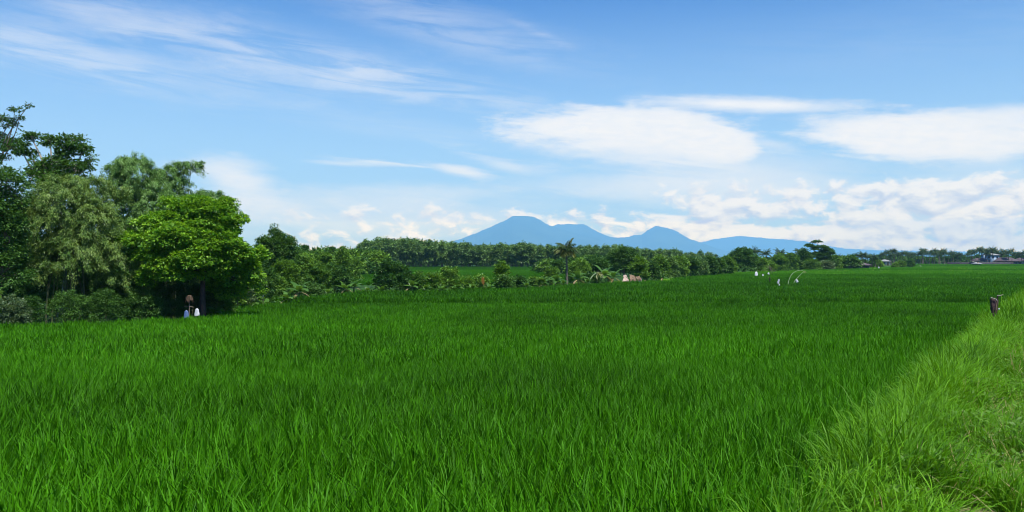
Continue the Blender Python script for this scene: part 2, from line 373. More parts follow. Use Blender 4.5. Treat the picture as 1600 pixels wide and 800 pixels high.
# ground material: mud in the paddies, soil and moss under the bank grass, green crop far away
def ground_mat():
    m, N = mat('ground_soil')
    geo = N.n('ShaderNodeNewGeometry'); pos = geo.outputs['Position']
    sp_ = N.n('ShaderNodeSeparateXYZ'); N.nt.links.new(pos, sp_.inputs[0])
    x, y = sp_.outputs[0], sp_.outputs[1]
    s = N.m('ADD', N.m('MULTIPLY', N.m('SUBTRACT', x, BX), NX), N.m('MULTIPLY', N.m('SUBTRACT', y, BY), NY))
    d = N.m('SQRT', N.m('ADD', N.m('MULTIPLY', x, x), N.m('MULTIPLY', y, y)))
    n1 = N.noise(pos, 1.3, 6, .6); n2 = N.noise(pos, 14.0, 5, .6); n3 = N.noise(pos, .012, 5, .6)
    mud = N.mix(n2, (.016,.022,.008,1), (.045,.05,.022,1))
    soil = N.mix(N.mr(n1, .35, .65), (.10,.12,.035,1), (.20,.17,.09,1))
    far = N.mix(N.mr(n3, .35, .65), (.014,.055,.006,1), (.03,.09,.012,1))
    weed = N.mix(n2, (.010,.035,.004,1), (.03,.08,.010,1))
    c = N.mix(N.mr(s, -.25, .15), mud, soil); c = N.mix(N.mr(d, 40, 60), c, weed); c = N.mix(N.mr(d, 120, 200), c, far)
    p = N.n('ShaderNodeBsdfPrincipled'); N.nt.links.new(c, p.inputs['Base Color']); p.inputs['Roughness'].default_value = .9; p.inputs['Specular IOR Level'].default_value = .15
    b = N.n('ShaderNodeBump'); b.inputs['Strength'].default_value = .5; b.inputs['Distance'].default_value = .04
    N.nt.links.new(n2, b.inputs['Height']); N.nt.links.new(b.outputs[0], p.inputs['Normal'])
    o = N.n('ShaderNodeOutputMaterial'); N.nt.links.new(p.outputs[0], o.inputs[0]); return m
# ------------------------------------------------------------------ ground sheet (polar grid round the camera)
nr, na = 210, 720
rr = np.concatenate([[0.0], np.geomspace(.35, 29500, nr-1)]); aa = np.arange(na)*2*math.pi/na
# densify angles in front
aa = np.sort(np.concatenate([np.linspace(-.75, .85, 560), np.linspace(.85, 2*math.pi-.75, 162)[1:-1]]))
na = len(aa)
X = rr[:, None]*np.sin(aa)[None]; Y = rr[:, None]*np.cos(aa)[None]
Z = ground(X, Y)
mb = MB(); i = np.arange(nr-1)[:, None]*na; j = np.arange(na)[None]
mb.add(np.stack([X, Y, Z], -1).reshape(-1, 3), np.stack([i+j, i+na+j, i+na+(j+1) % na, i+(j+1) % na], -1).reshape(-1, 4))
go = mb.build('ground', ground_mat(), smooth=True); tag(go, kind='structure')
# gravel path on the bank
tt = np.geomspace(1, 75, 160)-8; ss = np.linspace(1.30, 3.7, 14)
A, B = np.meshgrid(tt, ss, indexing='ij')
PX = BX + DX*A + NX*B; PY = BY + DY*A + NY*B
wob = (hash_noise(PX, PY, 1.2, 9)-.5)*.25*((B < 1.45) | (B > 3.6)); PX = PX + NX*wob; PY = PY + NY*wob
mb = MB(); k1, k2 = A.shape; i = np.arange(k1-1)[:, None]*k2; j = np.arange(k2-1)[None]
mb.add(np.stack([PX, PY, ground(PX, PY)+.012], -1).reshape(-1, 3), np.stack([i+j, i+j+1, i+k2+j+1, i+k2+j], -1).reshape(-1, 4))
tag(mb.build('path', plainmat('path_gravel', (.16,.13,.09), (.36,.31,.24), 18, bump=.8), smooth=True), kind='structure')
# ------------------------------------------------------------------ mountains, 18 to 24 km away
def hillmat():
    m, N = mat('forested_slope'); geo = N.n('ShaderNodeNewGeometry')
    n = N.noise(geo.outputs['Position'], .0015, 8, .6)
    p = N.n('ShaderNodeBsdfPrincipled'); N.nt.links.new(N.mix(N.mr(n, .35, .65), (.03,.055,.035,1), (.06,.09,.05,1)), p.inputs['Base Color'])
    p.inputs['Roughness'].default_value = 1.0; p.inputs['Specular IOR Level'].default_value = 0
    o = N.n('ShaderNodeOutputMaterial'); N.nt.links.new(p.outputs[0], o.inputs[0]); return m
HM = hillmat()
def mountain(name, prof, D, depth, seed):
    px = np.array([p[0] for p in prof], float); py = np.array([p[1] for p in prof], float)
    n1, n2 = 360, 60
    c = np.linspace(px[0], px[-1], n1); h = np.interp(c, px, py); h = h - .9*(hash_noise(c, c*0, .09, seed)-.5)*np.clip((404-h)/20., 0, 1) - .5*(hash_noise(c, c*0, .31, seed+2)-.5)*np.clip((404-h)/20., 0, 1)
    h = (HY - h)/F*D
    az = (c-800)/F; t = np.linspace(-1, 1, n2)
    C, Tt = np.meshgrid(az, t, indexing='ij')
    YY = D + Tt*depth; XX = C*YY
    env_ = np.clip(1-np.abs(Tt)**1.15, 0, 1)
    gul = (hash_noise(XX, YY*.35, 1/420., seed)-.5)*.16 + (hash_noise(XX, YY*.5, 1/160., seed+3)-.5)*.07
    H = (h[:, None] + EYE)*env_*(1 + gul*np.abs(Tt)**.6) - 25
    # keep the crest line on the profile seen in perspective
    mb = MB(); i = np.arange(n1-1)[:, None]*n2; j = np.arange(n2-1)[None]
    mb.add(np.stack([XX, YY, H + 25*env_], -1).reshape(-1, 3), np.stack([i+j, i+n2+j, i+n2+j+1, i+j+1], -1).reshape(-1, 4))
    tag(mb.build(name, HM, smooth=False), kind='structure')
mountain('mountain', [(610,404),(650,394),(690,381),(720,373),(760,357),(790,343.5),(801,338),(805,337.6),(818,337.2),(831,338),(836,339.5),(850,347),(862,353),(880,359),(920,368),(960,380),(1010,397),(1040,404)], 19000, 4200, 1)
mountain('mountain', [(800,404),(840,370),(862,354),(872,350),(880,350.5),(886,349),(900,350),(912,350),(922,355),(935,363),(950,369),(965,371.5),(980,370),(990,367),(1003,366),(1012,359),(1024,352.5),(1030,353),(1044,356),(1058,362),(1078,373),(1090,377),(1120,388),(1180,404)], 21000, 3600, 5)
mountain('mountain', [(1000,404),(1060,385),(1098,378),(1118,373),(1140,370),(1155,368),(1185,371),(1230,374),(1262,378),(1290,384),(1320,388),(1370,391),(1450,392),(1560,393.5),(1700,394),(1900,399),(2000,404)], 27000, 2200, 9)

# ------------------------------------------------------------------ haze: one closed box of even air
def haze():
    x = 29600.0; zb, zt = -6.0, 1420.0
    v = [(-x,-x,zb),(x,-x,zb),(x,x,zb),(-x,x,zb),(-x,-x,zt),(x,-x,zt),(x,x,zt),(-x,x,zt)]
    f = [(3,2,1,0),(4,5,6,7),(0,1,5,4),(1,2,6,5),(2,3,7,6),(3,0,4,7)]
    m, N = mat('haze_air'); pv = N.n('ShaderNodeVolumePrincipled')
    pv.inputs['Color'].default_value = (.32, .67, 1.0, 1); pv.inputs['Density'].default_value = HAZE_DENS; pv.inputs['Anisotropy'].default_value = 0.0
    o = N.n('ShaderNodeOutputMaterial'); N.nt.links.new(pv.outputs[0], o.inputs['Volume'])
    mb = MB(); mb.add(v, f); h = mb.build('haze', m); tag(h, kind='stuff'); return h
HAZE = haze()

# ------------------------------------------------------------------ scattered crops and grass (one object each)
def instancer(name, pts, rotz, tilt, scale, variant, tint, sources, kind='stuff', label=None, cat=None):
    col = bpy.data.collections.new(name + '_sources')
    for s in sources: col.objects.link(s)
    me = bpy.data.meshes.new(name); me.vertices.add(len(pts)); me.vertices.foreach_set('co', pts.astype(np.float32).ravel())
    rot = np.stack([tilt[:, 0], tilt[:, 1], rotz], -1)
    for nm, ty, key, arr in (('rot','FLOAT_VECTOR','vector',rot), ('scl','FLOAT_VECTOR','vector',scale), ('variant','INT','value',variant), ('tint','FLOAT','value',tint)):
        a = me.attributes.new(nm, ty, 'POINT'); a.data.foreach_set(key, np.ascontiguousarray(arr).astype(np.int32 if ty == 'INT' else np.float32).ravel())
    o = bpy.data.objects.new(name, me); COL.objects.link(o)
    ng = bpy.data.node_groups.new(name + '_scatter', 'GeometryNodeTree')
    ng.interface.new_socket('Geometry', in_out='INPUT', socket_type='NodeSocketGeometry')
    ng.interface.new_socket('Geometry', in_out='OUTPUT', socket_type='NodeSocketGeometry')
    gi = ng.nodes.new('NodeGroupInput'); gout = ng.nodes.new('NodeGroupOutput')
    ip = ng.nodes.new('GeometryNodeInstanceOnPoints'); ci = ng.nodes.new('GeometryNodeCollectionInfo')
    ci.inputs['Collection'].default_value = col; ci.inputs['Separate Children'].default_value = True; ci.inputs['Reset Children'].default_value = True
    def attr(nm, ty):
        a = ng.nodes.new('GeometryNodeInputNamedAttribute'); a.data_type = ty; a.inputs['Name'].default_value = nm; return a.outputs[0]
    L = ng.links.new
    L(gi.outputs[0], ip.inputs['Points']); L(ci.outputs[0], ip.inputs['Instance']); ip.inputs['Pick Instance'].default_value = True
    L(attr('variant','INT'), ip.inputs['Instance Index']); L(attr('rot','FLOAT_VECTOR'), ip.inputs['Rotation']); L(attr('scl','FLOAT_VECTOR'), ip.inputs['Scale'])
    L(ip.outputs[0], gout.inputs[0])
    md = o.modifiers.new('scatter', 'NODES'); md.node_group = ng
    tag(o, label, cat, kind=kind); return o
def src(name, mb, m): return bpy.data.objects.new(name, mb.mesh(name, m))
R = np.random.RandomState(7)
def rice_patch(n, size, W, segs, seed, spots=None):
    q = np.random.RandomState(seed)
    if spots is not None:
        hills = q.uniform(-size/2, size/2, (spots, 2)); idx = q.randint(0, spots, n); b = hills[idx] + q.normal(0, .045, (n, 2)); hh = q.uniform(-.04, .05, spots)[idx]
    else: b = q.uniform(-.095, .095, (n, 2)); hh = 0
    L = q.uniform(.15, .36, n); z0 = q.uniform(0, .42, n) + hh
    base = np.concatenate([b, z0[:, None]], 1)
    az = q.uniform(0, 2*math.pi, n); lean = np.abs(q.normal(.22, .22, n)); bend = np.abs(q.normal(.42, .36, n))
    mb = MB(); r_ = q.beta(1.0, 1.15, n)*.90; r_[q.rand(n) < .035] = 1.0  # a few blades coloured pale as painted glints
    blades(mb, base, az, lean, bend, L, np.full(n, W)*q.uniform(.6, 1.5, n), segs, r_, twist=q.uniform(-.9, .9, n))
    return mb
srcs = [src('rice_a%d' % k, rice_patch(78, 0, .0092, 4, 10+k), M['rice']) for k in range(5)]
srcs += [src('rice_b%d' % k, rice_patch(760, 1.06, .019, 3, 20+k, spots=27), M['rice']) for k in range(5)]
srcs += [src('rice_c%d' % k, rice_patch(1700, 3.2, .045, 2, 30+k, spots=220), M['rice']) for k in range(4)]
def scatter_grid(y0, y1, step, jit, margin=1.5, rngs=R, xm=.80):
    out = []
    ys = np.arange(y0, y1, step)
    for y in ys:
        hw = y*xm*.88 + margin
        xs = np.arange(-hw, hw, step); out.append(np.stack([xs, np.full(len(xs), y)], -1))
    p = np.concatenate(out); return p + rngs.uniform(-jit, jit, p.shape)
# paddy bunds: gaps in the crop, seen as thin dark or grassy lines
BUNDS = [(59.3, .03, 2.0, -9999, 9999), (103, .06, 2.2, -9999, 9999), (130, -.03, 3.6, -9999, 9999), (164, .05, 4.5, 20, 9999), (206, .04, 6.0, 40, 9999), (262, -.02, 8, 50, 9999), (335, .03, 10, 60, 9999), (425, 0, 12, 70, 9999)]
def in_bund(X, Y, grow=0.0):
    r_ = np.zeros(len(X), bool)
    for yb, sl, wd, x0, x1 in BUNDS:
        c = yb + sl*X + 1.2*(hash_noise(X, X*0, .06, int(yb))-.5); r_ |= (np.abs(Y-c) < wd*.5+grow) & (X > x0) & (X < x1)
    return r_
def plot_id(X, Y):
    k = np.zeros(len(X), int)
    for q, (yb, sl, wd, x0, x1) in enumerate(BUNDS): k += ((Y > yb + sl*X) & (X > x0)).astype(int)
    return k
PLOT_T = np.array([.50, .28, .42, .55, 1.0, .55, 1.1, .6, 1.0, .8])
def rice_pts(p, kind, base_scale):
    X, Y = p[:, 0], p[:, 1]
    s = s_of(X, Y); drop = PATHZ - (rice_top(X, Y)-RH)
    ok = inside_field(X, Y) & ((s < -(.05 + drop*.30)) | (Y > 90)) & ~in_bund(X, Y)
    if kind == 'a': ok &= (s < -.15)
    p = p[ok]; X, Y = p[:, 0], p[:, 1]; n = len(p)
    z = rice_top(X, Y) - RH
    pid = plot_id(X, Y)
    amp = np.where(Y > 60, .35, 1.0)
    t = PLOT_T[pid] + (hash_noise(X, Y, .22, 3)-.5)*.5*amp + (hash_noise(X, Y, .06, 4)-.5)*.6*amp
    t += .22*np.exp(-((Y-22)/14.)**2)*np.exp(-((X+5)/14.)**2)
    h = base_scale*(1 + .26*(hash_noise(X, Y, .9, 8)-.5) + .10*(hash_noise(X, Y, 2.3, 18)-.5) + R.normal(0, .05, n) + .10*(hash_noise(X, Y, .09, 11)-.5))
    sc = np.stack([np.full(n, 1.0), np.full(n, 1.0), h], -1)
    rz = R.uniform(0, 2*math.pi, n)
    ti = np.zeros((n, 2)); 
    # wind lean towards +X, in the instance's own turned frame is added by tilting about world Y
    return np.stack([X, Y, z], -1), rz, ti, sc, np.clip(t, 0, 1)
PA = rice_pts(scatter_grid(1.2, 17, .175, .05, margin=2.5), 'a', 1.0)
PB = rice_pts(scatter_grid(17.3, 62, .92, .08, margin=4), 'b', 1.0)
PC = rice_pts(scatter_grid(61, 530, 2.75, .3, margin=15), 'c', .98)
LEAN = .10
cat_ = [np.concatenate(q) for q in zip(PA, PB, PC)]
nA_, nB_, nC_ = len(PA[0]), len(PB[0]), len(PC[0])
var = np.concatenate([R.randint(0, 5, nA_), 5+R.randint(0, 5, nB_), 10+R.randint(0, 4, nC_)])
tilt = np.zeros((len(var), 2)); tilt[:, 1] = LEAN + R.normal(0, .06, len(var)); tilt[:, 0] = R.normal(0, .05, len(var)); tilt[nA_:] *= .3
instancer('rice_crop', cat_[0], cat_[1], tilt, cat_[3], var, cat_[4], srcs, label='dense young green rice crop filling the paddies', cat='crop')
# back paddy beyond the hedge of bushes
px_ = R.uniform(430, 900, 9000); D_ = R.uniform(110, 330, 9000)
XX_, YY_ = (px_-800)/F*D_, D_
sel = (D_ > edge_dist(px_)*1.25)
XX_, YY_ = XX_[sel], YY_[sel]; n = len(XX_)
instancer('rice_crop', np.stack([XX_, YY_, rice_top(XX_, YY_)-RH], -1), R.uniform(0, 6.28, n), np.zeros((n, 2)), np.ones((n, 3)), 10-10+R.randint(0, 4, n), np.clip(.45+(hash_noise(XX_, YY_, .03)-.5)*.5, 0, 1),
          srcs[10:], label='green rice crop in the back paddy beyond the bushes', cat='crop')
# bank grass
def grass_tuft(n, spread, Lr, W, segs, seed, bendm):
    q = np.random.RandomState(seed); b = q.normal(0, spread, (n, 2)); base = np.concatenate([b, np.zeros((n, 1))], 1)
    az = q.uniform(0, 2*math.pi, n); lean = np.abs(q.normal(.35, .3, n)); bend = np.abs(q.normal(bendm, .45, n)); L = q.uniform(*Lr, n)
    mb = MB(); r_ = np.clip(q.beta(2, 2, n)*.85, 0, 1); r_[q.rand(n) < .05] = 1.0
    blades(mb, base, az, lean, bend, L, np.full(n, W)*q.uniform(.6, 1.4, n), segs, r_, twist=q.uniform(-.8, .8, n)); return mb
gs = [src('grass_a%d' % k, grass_tuft(30, .07, (.20, .55), .0085, 6, 50+k, 1.35), M['bank']) for k in range(5)]
gs += [src('grass_b%d' % k, grass_tuft(24, .06, (.09, .30), .0075, 4, 60+k, 1.0), M['bank']) for k in range(4)]
gs += [src('grass_c%d' % k, grass_tuft(70, .16, (.22, .5), .017, 4, 70+k, .8), M['bank']) for k in range(3)]
def bank_pts(n, t0, t1, s0, s1, smin=None):
    t = R.uniform(0, 1, n)**1.0*(t1-t0)+t0; s = R.uniform(s0, s1, n)
    Xb, Yb = BX + DX*t + NX*s, BY + DY*t + NY*s
    s_fix = np.interp(Yb, [3, 5, 7, 12, 22], [.62, .50, .38, .22, 0.0]); return Xb + NX*s_fix, Yb + NY*s_fix, s, t
parts = []
def bank_layer(n, t0, t1, s0, s1, v0, vn, hs, tb):
    Xb, Yb, s, t = bank_pts(n, t0, t1, s0, s1)
    h = hs(s)*R.uniform(.7, 1.25, n)*(0.8+.5*hash_noise(Xb, Yb, 1.1, 21))
    su = (Xb-BX)*NX + (Yb-BY)*NY
    keep = (h > .12) & (hash_noise(Xb, Yb, 2.9, 33) > .37) & ((su < 1.34 + .12*(hash_noise(Xb, Yb, 5, 6)-.5)) | (s > 3.4) | ((s0 > 1.3) & (R.rand(n) < .35)))
    tt_ = np.clip(tb + .34*np.clip(s, 0, 1.6) + (hash_noise(Xb, Yb, .9, 2)-.5)*.6 + (hash_noise(Xb, Yb, 3.7, 12)-.5)*.5, 0, 1)
    k = keep.sum()
    ti = R.normal(0, .12, (k, 2)); ti[:, 1] -= .05
    parts.append((np.stack([Xb, Yb, ground(Xb, Yb)-.01], -1)[keep], R.uniform(0, 6.28, k), ti, np.stack([np.ones(k), np.ones(k), h[keep]], -1)*np.clip(h[keep], .5, 1.2)[:, None]**.3, v0+R.randint(0, vn, k), tt_[keep]))
tall = lambda s: np.interp(s, [-.9, -.35, 0, .35, .75, 1.3], [.55, .85, 1.1, .85, .5, .2])
bank_layer(5200, -6, 14, -.25, 1.25, 0, 5, tall, .66)
bank_layer(5200, 14, 75, -1.2, 1.3, 9, 3, tall, .60)
bank_layer(12000, -6, 14, .0, 1.45, 5, 4, lambda s: np.full(len(s), 1.0), .50)
bank_layer(2500, -6, 60, 3.5, 7, 0, 5, lambda s: np.full(len(s), .8), .5)
bank_layer(1800, -6, 40, 1.35, 3.6, 5, 4, lambda s: np.full(len(s), .45), .5)
def weed_tuft(seed):
    q = np.random.RandomState(seed); n = 26; mb = MB(); az = q.uniform(0, 6.28, n); h = q.uniform(.02, .20, n)
    c = np.stack([q.normal(0, .05, n), q.normal(0, .05, n), h], -1); d = np.stack([np.cos(az), np.sin(az), q.uniform(-.1, .7, n)], -1)
    leaves(mb, c, d, np.array([0, 0, 1.]) + q.normal(0, .3, (n, 3)), q.uniform(.03, .065, n), q.uniform(.014, .028, n), q.uniform(.1, .9, n)); return mb
def straw_tuft(seed):
    q = np.random.RandomState(seed); n = 12; mb = MB(); b = np.concatenate([q.normal(0, .09, (n, 2)), q.uniform(.02, .16, (n, 1))], 1)
    blades(mb, b, q.uniform(0, 6.28, n), q.uniform(.5, 1.5, n), q.normal(.3, .3, n), q.uniform(.08, .26, n), np.full(n, .0048), 4, q.uniform(0, 1, n), twist=q.uniform(-.8, .8, n)); return mb
gs += [src('grass_d%d' % k, weed_tuft(80+k), M['weed']) for k in range(3)]
gs += [src('grass_e%d' % k, straw_tuft(90+k), M['straw']) for k in range(3)]
bank_layer(1900, -6, 16, -.1, 1.4, 12, 3, lambda s: np.full(len(s), 1.1), .4)
bank_layer(1500, -6, 18, .25, 1.45, 15, 3, lambda s: np.full(len(s), .9), .5)
pc = [np.concatenate(q) for q in zip(*parts)]
instancer('bank_grass', pc[0], pc[1], pc[2], pc[3], pc[4], pc[5], gs, label='long yellow-green grass on the bank beside the path', cat='grass')
# rough grass on far bunds and under the hedges
n = 5200; bx_, by_ = [], []
for yb, sl, wd, x0, x1 in BUNDS:
    k = 2200 if yb > 110 else 500
    px_ = R.uniform(-100, 1750, k); y_ = np.full(k, float(yb)); x_ = (px_-800)/F*y_
    y_ = yb + sl*x_ + 1.2*(hash_noise(x_, x_*0, .06, int(yb))-.5) + R.uniform(-.25, .25, k)*wd
    okk = (x_ > x0) & inside_field(x_, y_) & ((s_of(x_, y_) < -2) | (y_ > 90)) & (yb > 62); bx_.append(x_[okk]); by_.append(y_[okk])
px_ = R.uniform(-150, 1500, 4500); d_ = edge_dist(px_)*R.uniform(1.0, 1.10, 4500)+.3; bx_.append((px_-800)/F*d_); by_.append(d_)
bx_, by_ = np.concatenate(bx_), np.concatenate(by_); n = len(bx_)
sc_ = np.clip(by_/50., 1.0, 4.0)[:, None]*np.array([[1, 1, .62]])*R.uniform(.7, 1.3, (n, 1)); sc_[:, 2] = np.clip(sc_[:, 2], .5, 1.1)
instancer('bund_grass', np.stack([bx_, by_, ground(bx_, by_)], -1), R.uniform(0, 6.28, n), R.normal(0, .1, (n, 2)), sc_, R.randint(0, 3, n), np.clip(R.normal(.45, .2, n) + .35*(by_ > 120), 0, 1), gs[9:12], label='rough light green grass along the paddy bunds and field edge', cat='grass')
#---PLANTS---
# ================================================================== trees and shrubs
Q = np.random.RandomState(11)
def sph(n, q): return unit(q.normal(0, 1, (n, 3)))
def crown_clumps(lobes, dens, q, shell=.5):
    """clump centres spread through ellipsoidal lobes, denser towards the outside; lobes: (cx,cy,cz,rx,ry,rz)"""
    C, A = [], []
    for (cx, cy, cz, rx, ry, rz) in lobes:
        n = max(3, int(dens*(rx*ry+rx*rz+ry*rz)/3*4))
        d = sph(n, q); rr_ = q.uniform(shell, 1.0, n)**.7
        d[:, 2] = np.where(d[:, 2] < -.45, -d[:, 2], d[:, 2])
        C.append(np.array([cx, cy, cz]) + d*rr_[:, None]*np.array([rx, ry, rz])); A.append(d*np.array([1, 1, 1.0]))
    return np.concatenate(C), np.concatenate(A)
def foliage(mb, C, A, per, cr, L, W, q, style='broad', flat=.6):
    n = len(C)
    c = np.repeat(C, per, 0); a = np.repeat(A, per, 0); k = len(c)
    crn = np.repeat(cr*q.uniform(.6, 1.35, n), per)[:, None]
    tone = np.repeat(q.uniform(-.18, .18, n), per)
    if style == 'broad':
        off = sph(k, q)*q.uniform(.2, 1, k)[:, None]**.6*np.array([1, 1, flat])*crn
        d = unit(off + a*.5*cr + q.normal(0, .35*cr, (k, 3))); d[:, 2] -= .25
        nr_ = unit(np.array([0, 0, 1.]) + q.normal(0, .55, (k, 3)))
    elif style == 'layer':          # flat, layered sprays
        off = sph(k, q)*q.uniform(.1, 1, k)[:, None]**.5*np.array([1.15, 1.15, .34])*crn
        d = unit(off*np.array([1, 1, .3]) + q.normal(0, .25*cr, (k, 3))); nr_ = unit(np.array([0, 0, 1.]) + q.normal(0, .35, (k, 3)))
        off[:, 2] -= .25*np.hypot(off[:, 0], off[:, 1])
    elif style == 'bamboo':         # arching sprays with hanging narrow leaves
        t = q.uniform(0, 1, k); ax = a.copy(); ax[:, 2] = np.abs(ax[:, 2])*.6 + .2; ax = unit(ax + np.repeat(q.normal(0, .45, (n, 3)), per, 0))
        off = ax*(t[:, None]*1.7 - .3)*crn; off[:, 2] -= (t**2)*crn[:, 0]*1.15; off += q.normal(0, .16, (k, 3))*crn
        d = unit(np.stack([ax[:, 0]*.55, ax[:, 1]*.55, -.55 + 0*t], -1) + q.normal(0, .42, (k, 3)))
        nr_ = unit(ax*.5 + np.array([0, 0, .8]) + q.normal(0, .6, (k, 3)))
    leaves(mb, c+off, d, nr_, L*q.uniform(.65, 1.3, k), W*q.uniform(.7, 1.25, k), np.clip(q.beta(2, 2, k)*.9 + tone, 0, 1))
def limbs(mb, base, targets, r0, q, n=5, r1=.25, crook=.12):
    b = np.asarray(base, float)
    for t in targets:
        t = np.asarray(t, float); Ln = np.linalg.norm(t-b)
        tube(mb, bez(b, t, sag=q.normal(0, crook*Ln*.5, 3)*np.array([1, 1, .3]) + np.array([0, 0, .04*Ln]), n=n+2), np.linspace(r0, r0*r1, n+2), 6)
def tree(name, label, cat, base, H, lobes, leaf, *, dens=6, per=60, cr=.45, L=.14, W=.08, style='broad', flat=.6, trunk_r=.14, trunk_top=.45,
         bark='bark', group=None, q=None, lean=(0, 0), shell=.5, twigs=40, keep=None):
    """lobes are relative to the base. trunk > limbs live in one mesh, foliage in another"""
    q = q or Q; root = thing(name, label, cat, base, group)
    zt = H*trunk_top; top = np.array([lean[0], lean[1], zt])
    tm = MB(); tube(tm, bez((0, 0, -.35), top, sag=(q.normal(0, .03*H), q.normal(0, .03*H), 0), n=8), np.linspace(trunk_r*1.35, trunk_r*.7, 8), 8)
    cs = [np.array(l[:3]) for l in lobes]
    limbs(tm, top, cs, trunk_r*.55, q)
    C, A = crown_clumps(lobes, dens, q, shell)
    if keep is not None: k = keep(C); C, A = C[k], A[k]
    for i in q.choice(len(C), min(twigs, len(C)), replace=False):
        j = min(range(len(cs)), key=lambda z: np.linalg.norm(cs[z]-C[i]))
        tube(tm, bez(cs[j], C[i], sag=q.normal(0, .08, 3), n=4), np.linspace(trunk_r*.17, trunk_r*.05, 4), 4, cap=False)
    tm.build('trunk', M[bark], root, smooth=True)
    fm = MB(); foliage(fm, C, A, per, cr, L, W, q, style, flat); fm.build('crown', M[leaf], root)
    return root
def pxl(spec, base, D, depth=.8):
    """lobes given by (column, row, half width, half height[, depth shift]) of what the photo shows at distance D -> metres round the base"""
    out = []
    for s in spec:
        c = P(s[0], s[1], D) - base; k = D/F; dy = s[4] if len(s) > 4 else 0.0
        out.append((c[0]*(1+dy/D), c[1]+dy, c[2], s[2]*k, s[2]*k*depth, s[3]*k))
    return out
# ---------------------------------------------------------------- the grove at the left edge of the paddy
b = G(90, 44.0)
tree('tall_tree', 'tall open-crowned tree with pale limbs rising above the olive bamboo', 'tree', b, 11.5,
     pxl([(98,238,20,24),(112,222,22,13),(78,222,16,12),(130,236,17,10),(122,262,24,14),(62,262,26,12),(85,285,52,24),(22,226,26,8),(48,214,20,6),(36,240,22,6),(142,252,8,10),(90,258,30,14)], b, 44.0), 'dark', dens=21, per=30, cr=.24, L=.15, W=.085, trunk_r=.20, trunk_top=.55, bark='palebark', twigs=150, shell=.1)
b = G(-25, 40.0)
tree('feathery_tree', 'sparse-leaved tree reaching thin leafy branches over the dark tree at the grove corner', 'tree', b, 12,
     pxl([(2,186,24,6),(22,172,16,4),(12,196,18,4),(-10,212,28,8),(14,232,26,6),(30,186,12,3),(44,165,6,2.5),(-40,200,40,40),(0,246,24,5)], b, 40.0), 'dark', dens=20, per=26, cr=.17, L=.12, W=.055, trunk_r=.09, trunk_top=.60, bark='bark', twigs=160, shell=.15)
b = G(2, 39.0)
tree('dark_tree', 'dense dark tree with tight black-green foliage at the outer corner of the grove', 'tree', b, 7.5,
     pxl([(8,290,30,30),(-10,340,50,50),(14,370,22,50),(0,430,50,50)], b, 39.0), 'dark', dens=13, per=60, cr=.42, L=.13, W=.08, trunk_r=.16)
def bamboo(label, base, spec, D, leaf, n_culms, dens, per, cr=.5, depth=.8, group='bamboo clumps in the grove'):
    root = thing('bamboo_clump', label, 'bamboo', base, group)
    lobes = pxl(spec, base, D, depth)
    C, A = crown_clumps(lobes, dens, Q, .35)
    fm = MB(); foliage(fm, C, A, int(per*1.7), cr, .15, .034, Q, 'bamboo'); fm.build('foliage', M[leaf], root)
    for i in range(n_culms):
        l = lobes[i % len(lobes)]; f = np.array([Q.uniform(-.9, .9), Q.uniform(-.7, .7), 0])
        d = sph(1, Q)[0]*np.array([l[3], l[4], l[5]])*.9; t = np.array(l[:3]) + d
        cm = MB(); k = np.linspace(0, 1, 12)[:, None]
        pts = f + (t-f)*np.concatenate([k**2.0, k**2.0, 1-(1-k)**1.5], 1); pts[0, 2] = -.3
        tube(cm, pts, np.linspace(.045, .012, 12), 6); cm.build('culm', M['culm'], root, smooth=True)
    return root
b = G(105, 41.5)
bamboo('broad olive-green bamboo clump below the tall open-crowned tree', b,
       [(95,335,62,48),(152,306,22,26,1.5),(128,290,26,18,1.0),(55,360,34,48),(145,350,34,46),(100,300,38,26),(120,400,60,50),(60,420,36,44),(170,420,34,60,.6)], 41.5, 'bamboo_olive', 16, 17, 60, .46)
b = G(225, 46.0)
bamboo('tall grey-green bamboo clump with a rounded domed top', b,
       [(208,278,40,36),(192,310,30,46),(232,320,40,44),(215,380,50,60),(205,258,24,14)], 46.0, 'bamboo', 14, 18, 60, .44)
b = G(268, 48.5)
bamboo('wispy bamboo clump whose top spray arches out against the sky beside the domed one', b,
       [(265,280,30,24),(288,262,22,9),(304,256,13,5),(258,310,36,40),(280,340,40,46)], 48.5, 'bamboo', 10, 17, 52, .38)
b = G(322, 51.0)
bamboo('lower bamboo clump whose drooping tips show behind the bright green tree', b,
       [(335,312,30,16),(358,326,14,18),(320,335,40,36),(350,352,20,22)], 51.0, 'bamboo', 9, 13, 52, .40)
b = G(318, 43.2)
tree('broadleaf_tree', 'bright yellow-green broadleaf tree in layered sprays at the edge of the paddy', 'tree', b, 7.4,
     pxl([(360,435,26,24,.6),(330,448,24,24,1.4),(388,425,16,22,.6),(300,318,30,12,.6),(300,330,46,24,.3),(262,352,40,20,-.3),(335,345,36,30,0),(228,378,32,14,-.8),(285,375,52,26,-1.0),(345,382,36,28,-.4),(250,400,26,13,-1.2),(306,408,42,20,-1.2),(252,430,18,9,-1.4),(352,410,30,20,-.2),(375,400,22,22,0),(208,368,14,5,-.6),(268,415,24,14,-1.5),(310,372,60,46,.4),(250,372,36,18,0),(335,360,34,30,.6),(382,452,22,20,.8),(350,460,24,18,1.2),(395,400,12,14,1.0),(230,400,18,10,-1),(199,371,9,4,-.6),(226,350,14,8,-.3),(260,318,16,8,.2),(352,318,14,8,.2),(372,345,12,8,.2),(242,440,12,7,-1.2),(215,385,16,8,-.8),(285,428,30,16,-1.3),(335,425,26,26,-.3),(320,400,40,24,-.9)], b, 43.2), 'bright',
     dens=27, per=38, cr=.25, L=.16, W=.10, style='broad', flat=.5, trunk_r=.15, trunk_top=.42, bark='darkwood', twigs=170, shell=.45)  # trunk in dark wood: shade under the crown painted into the bark
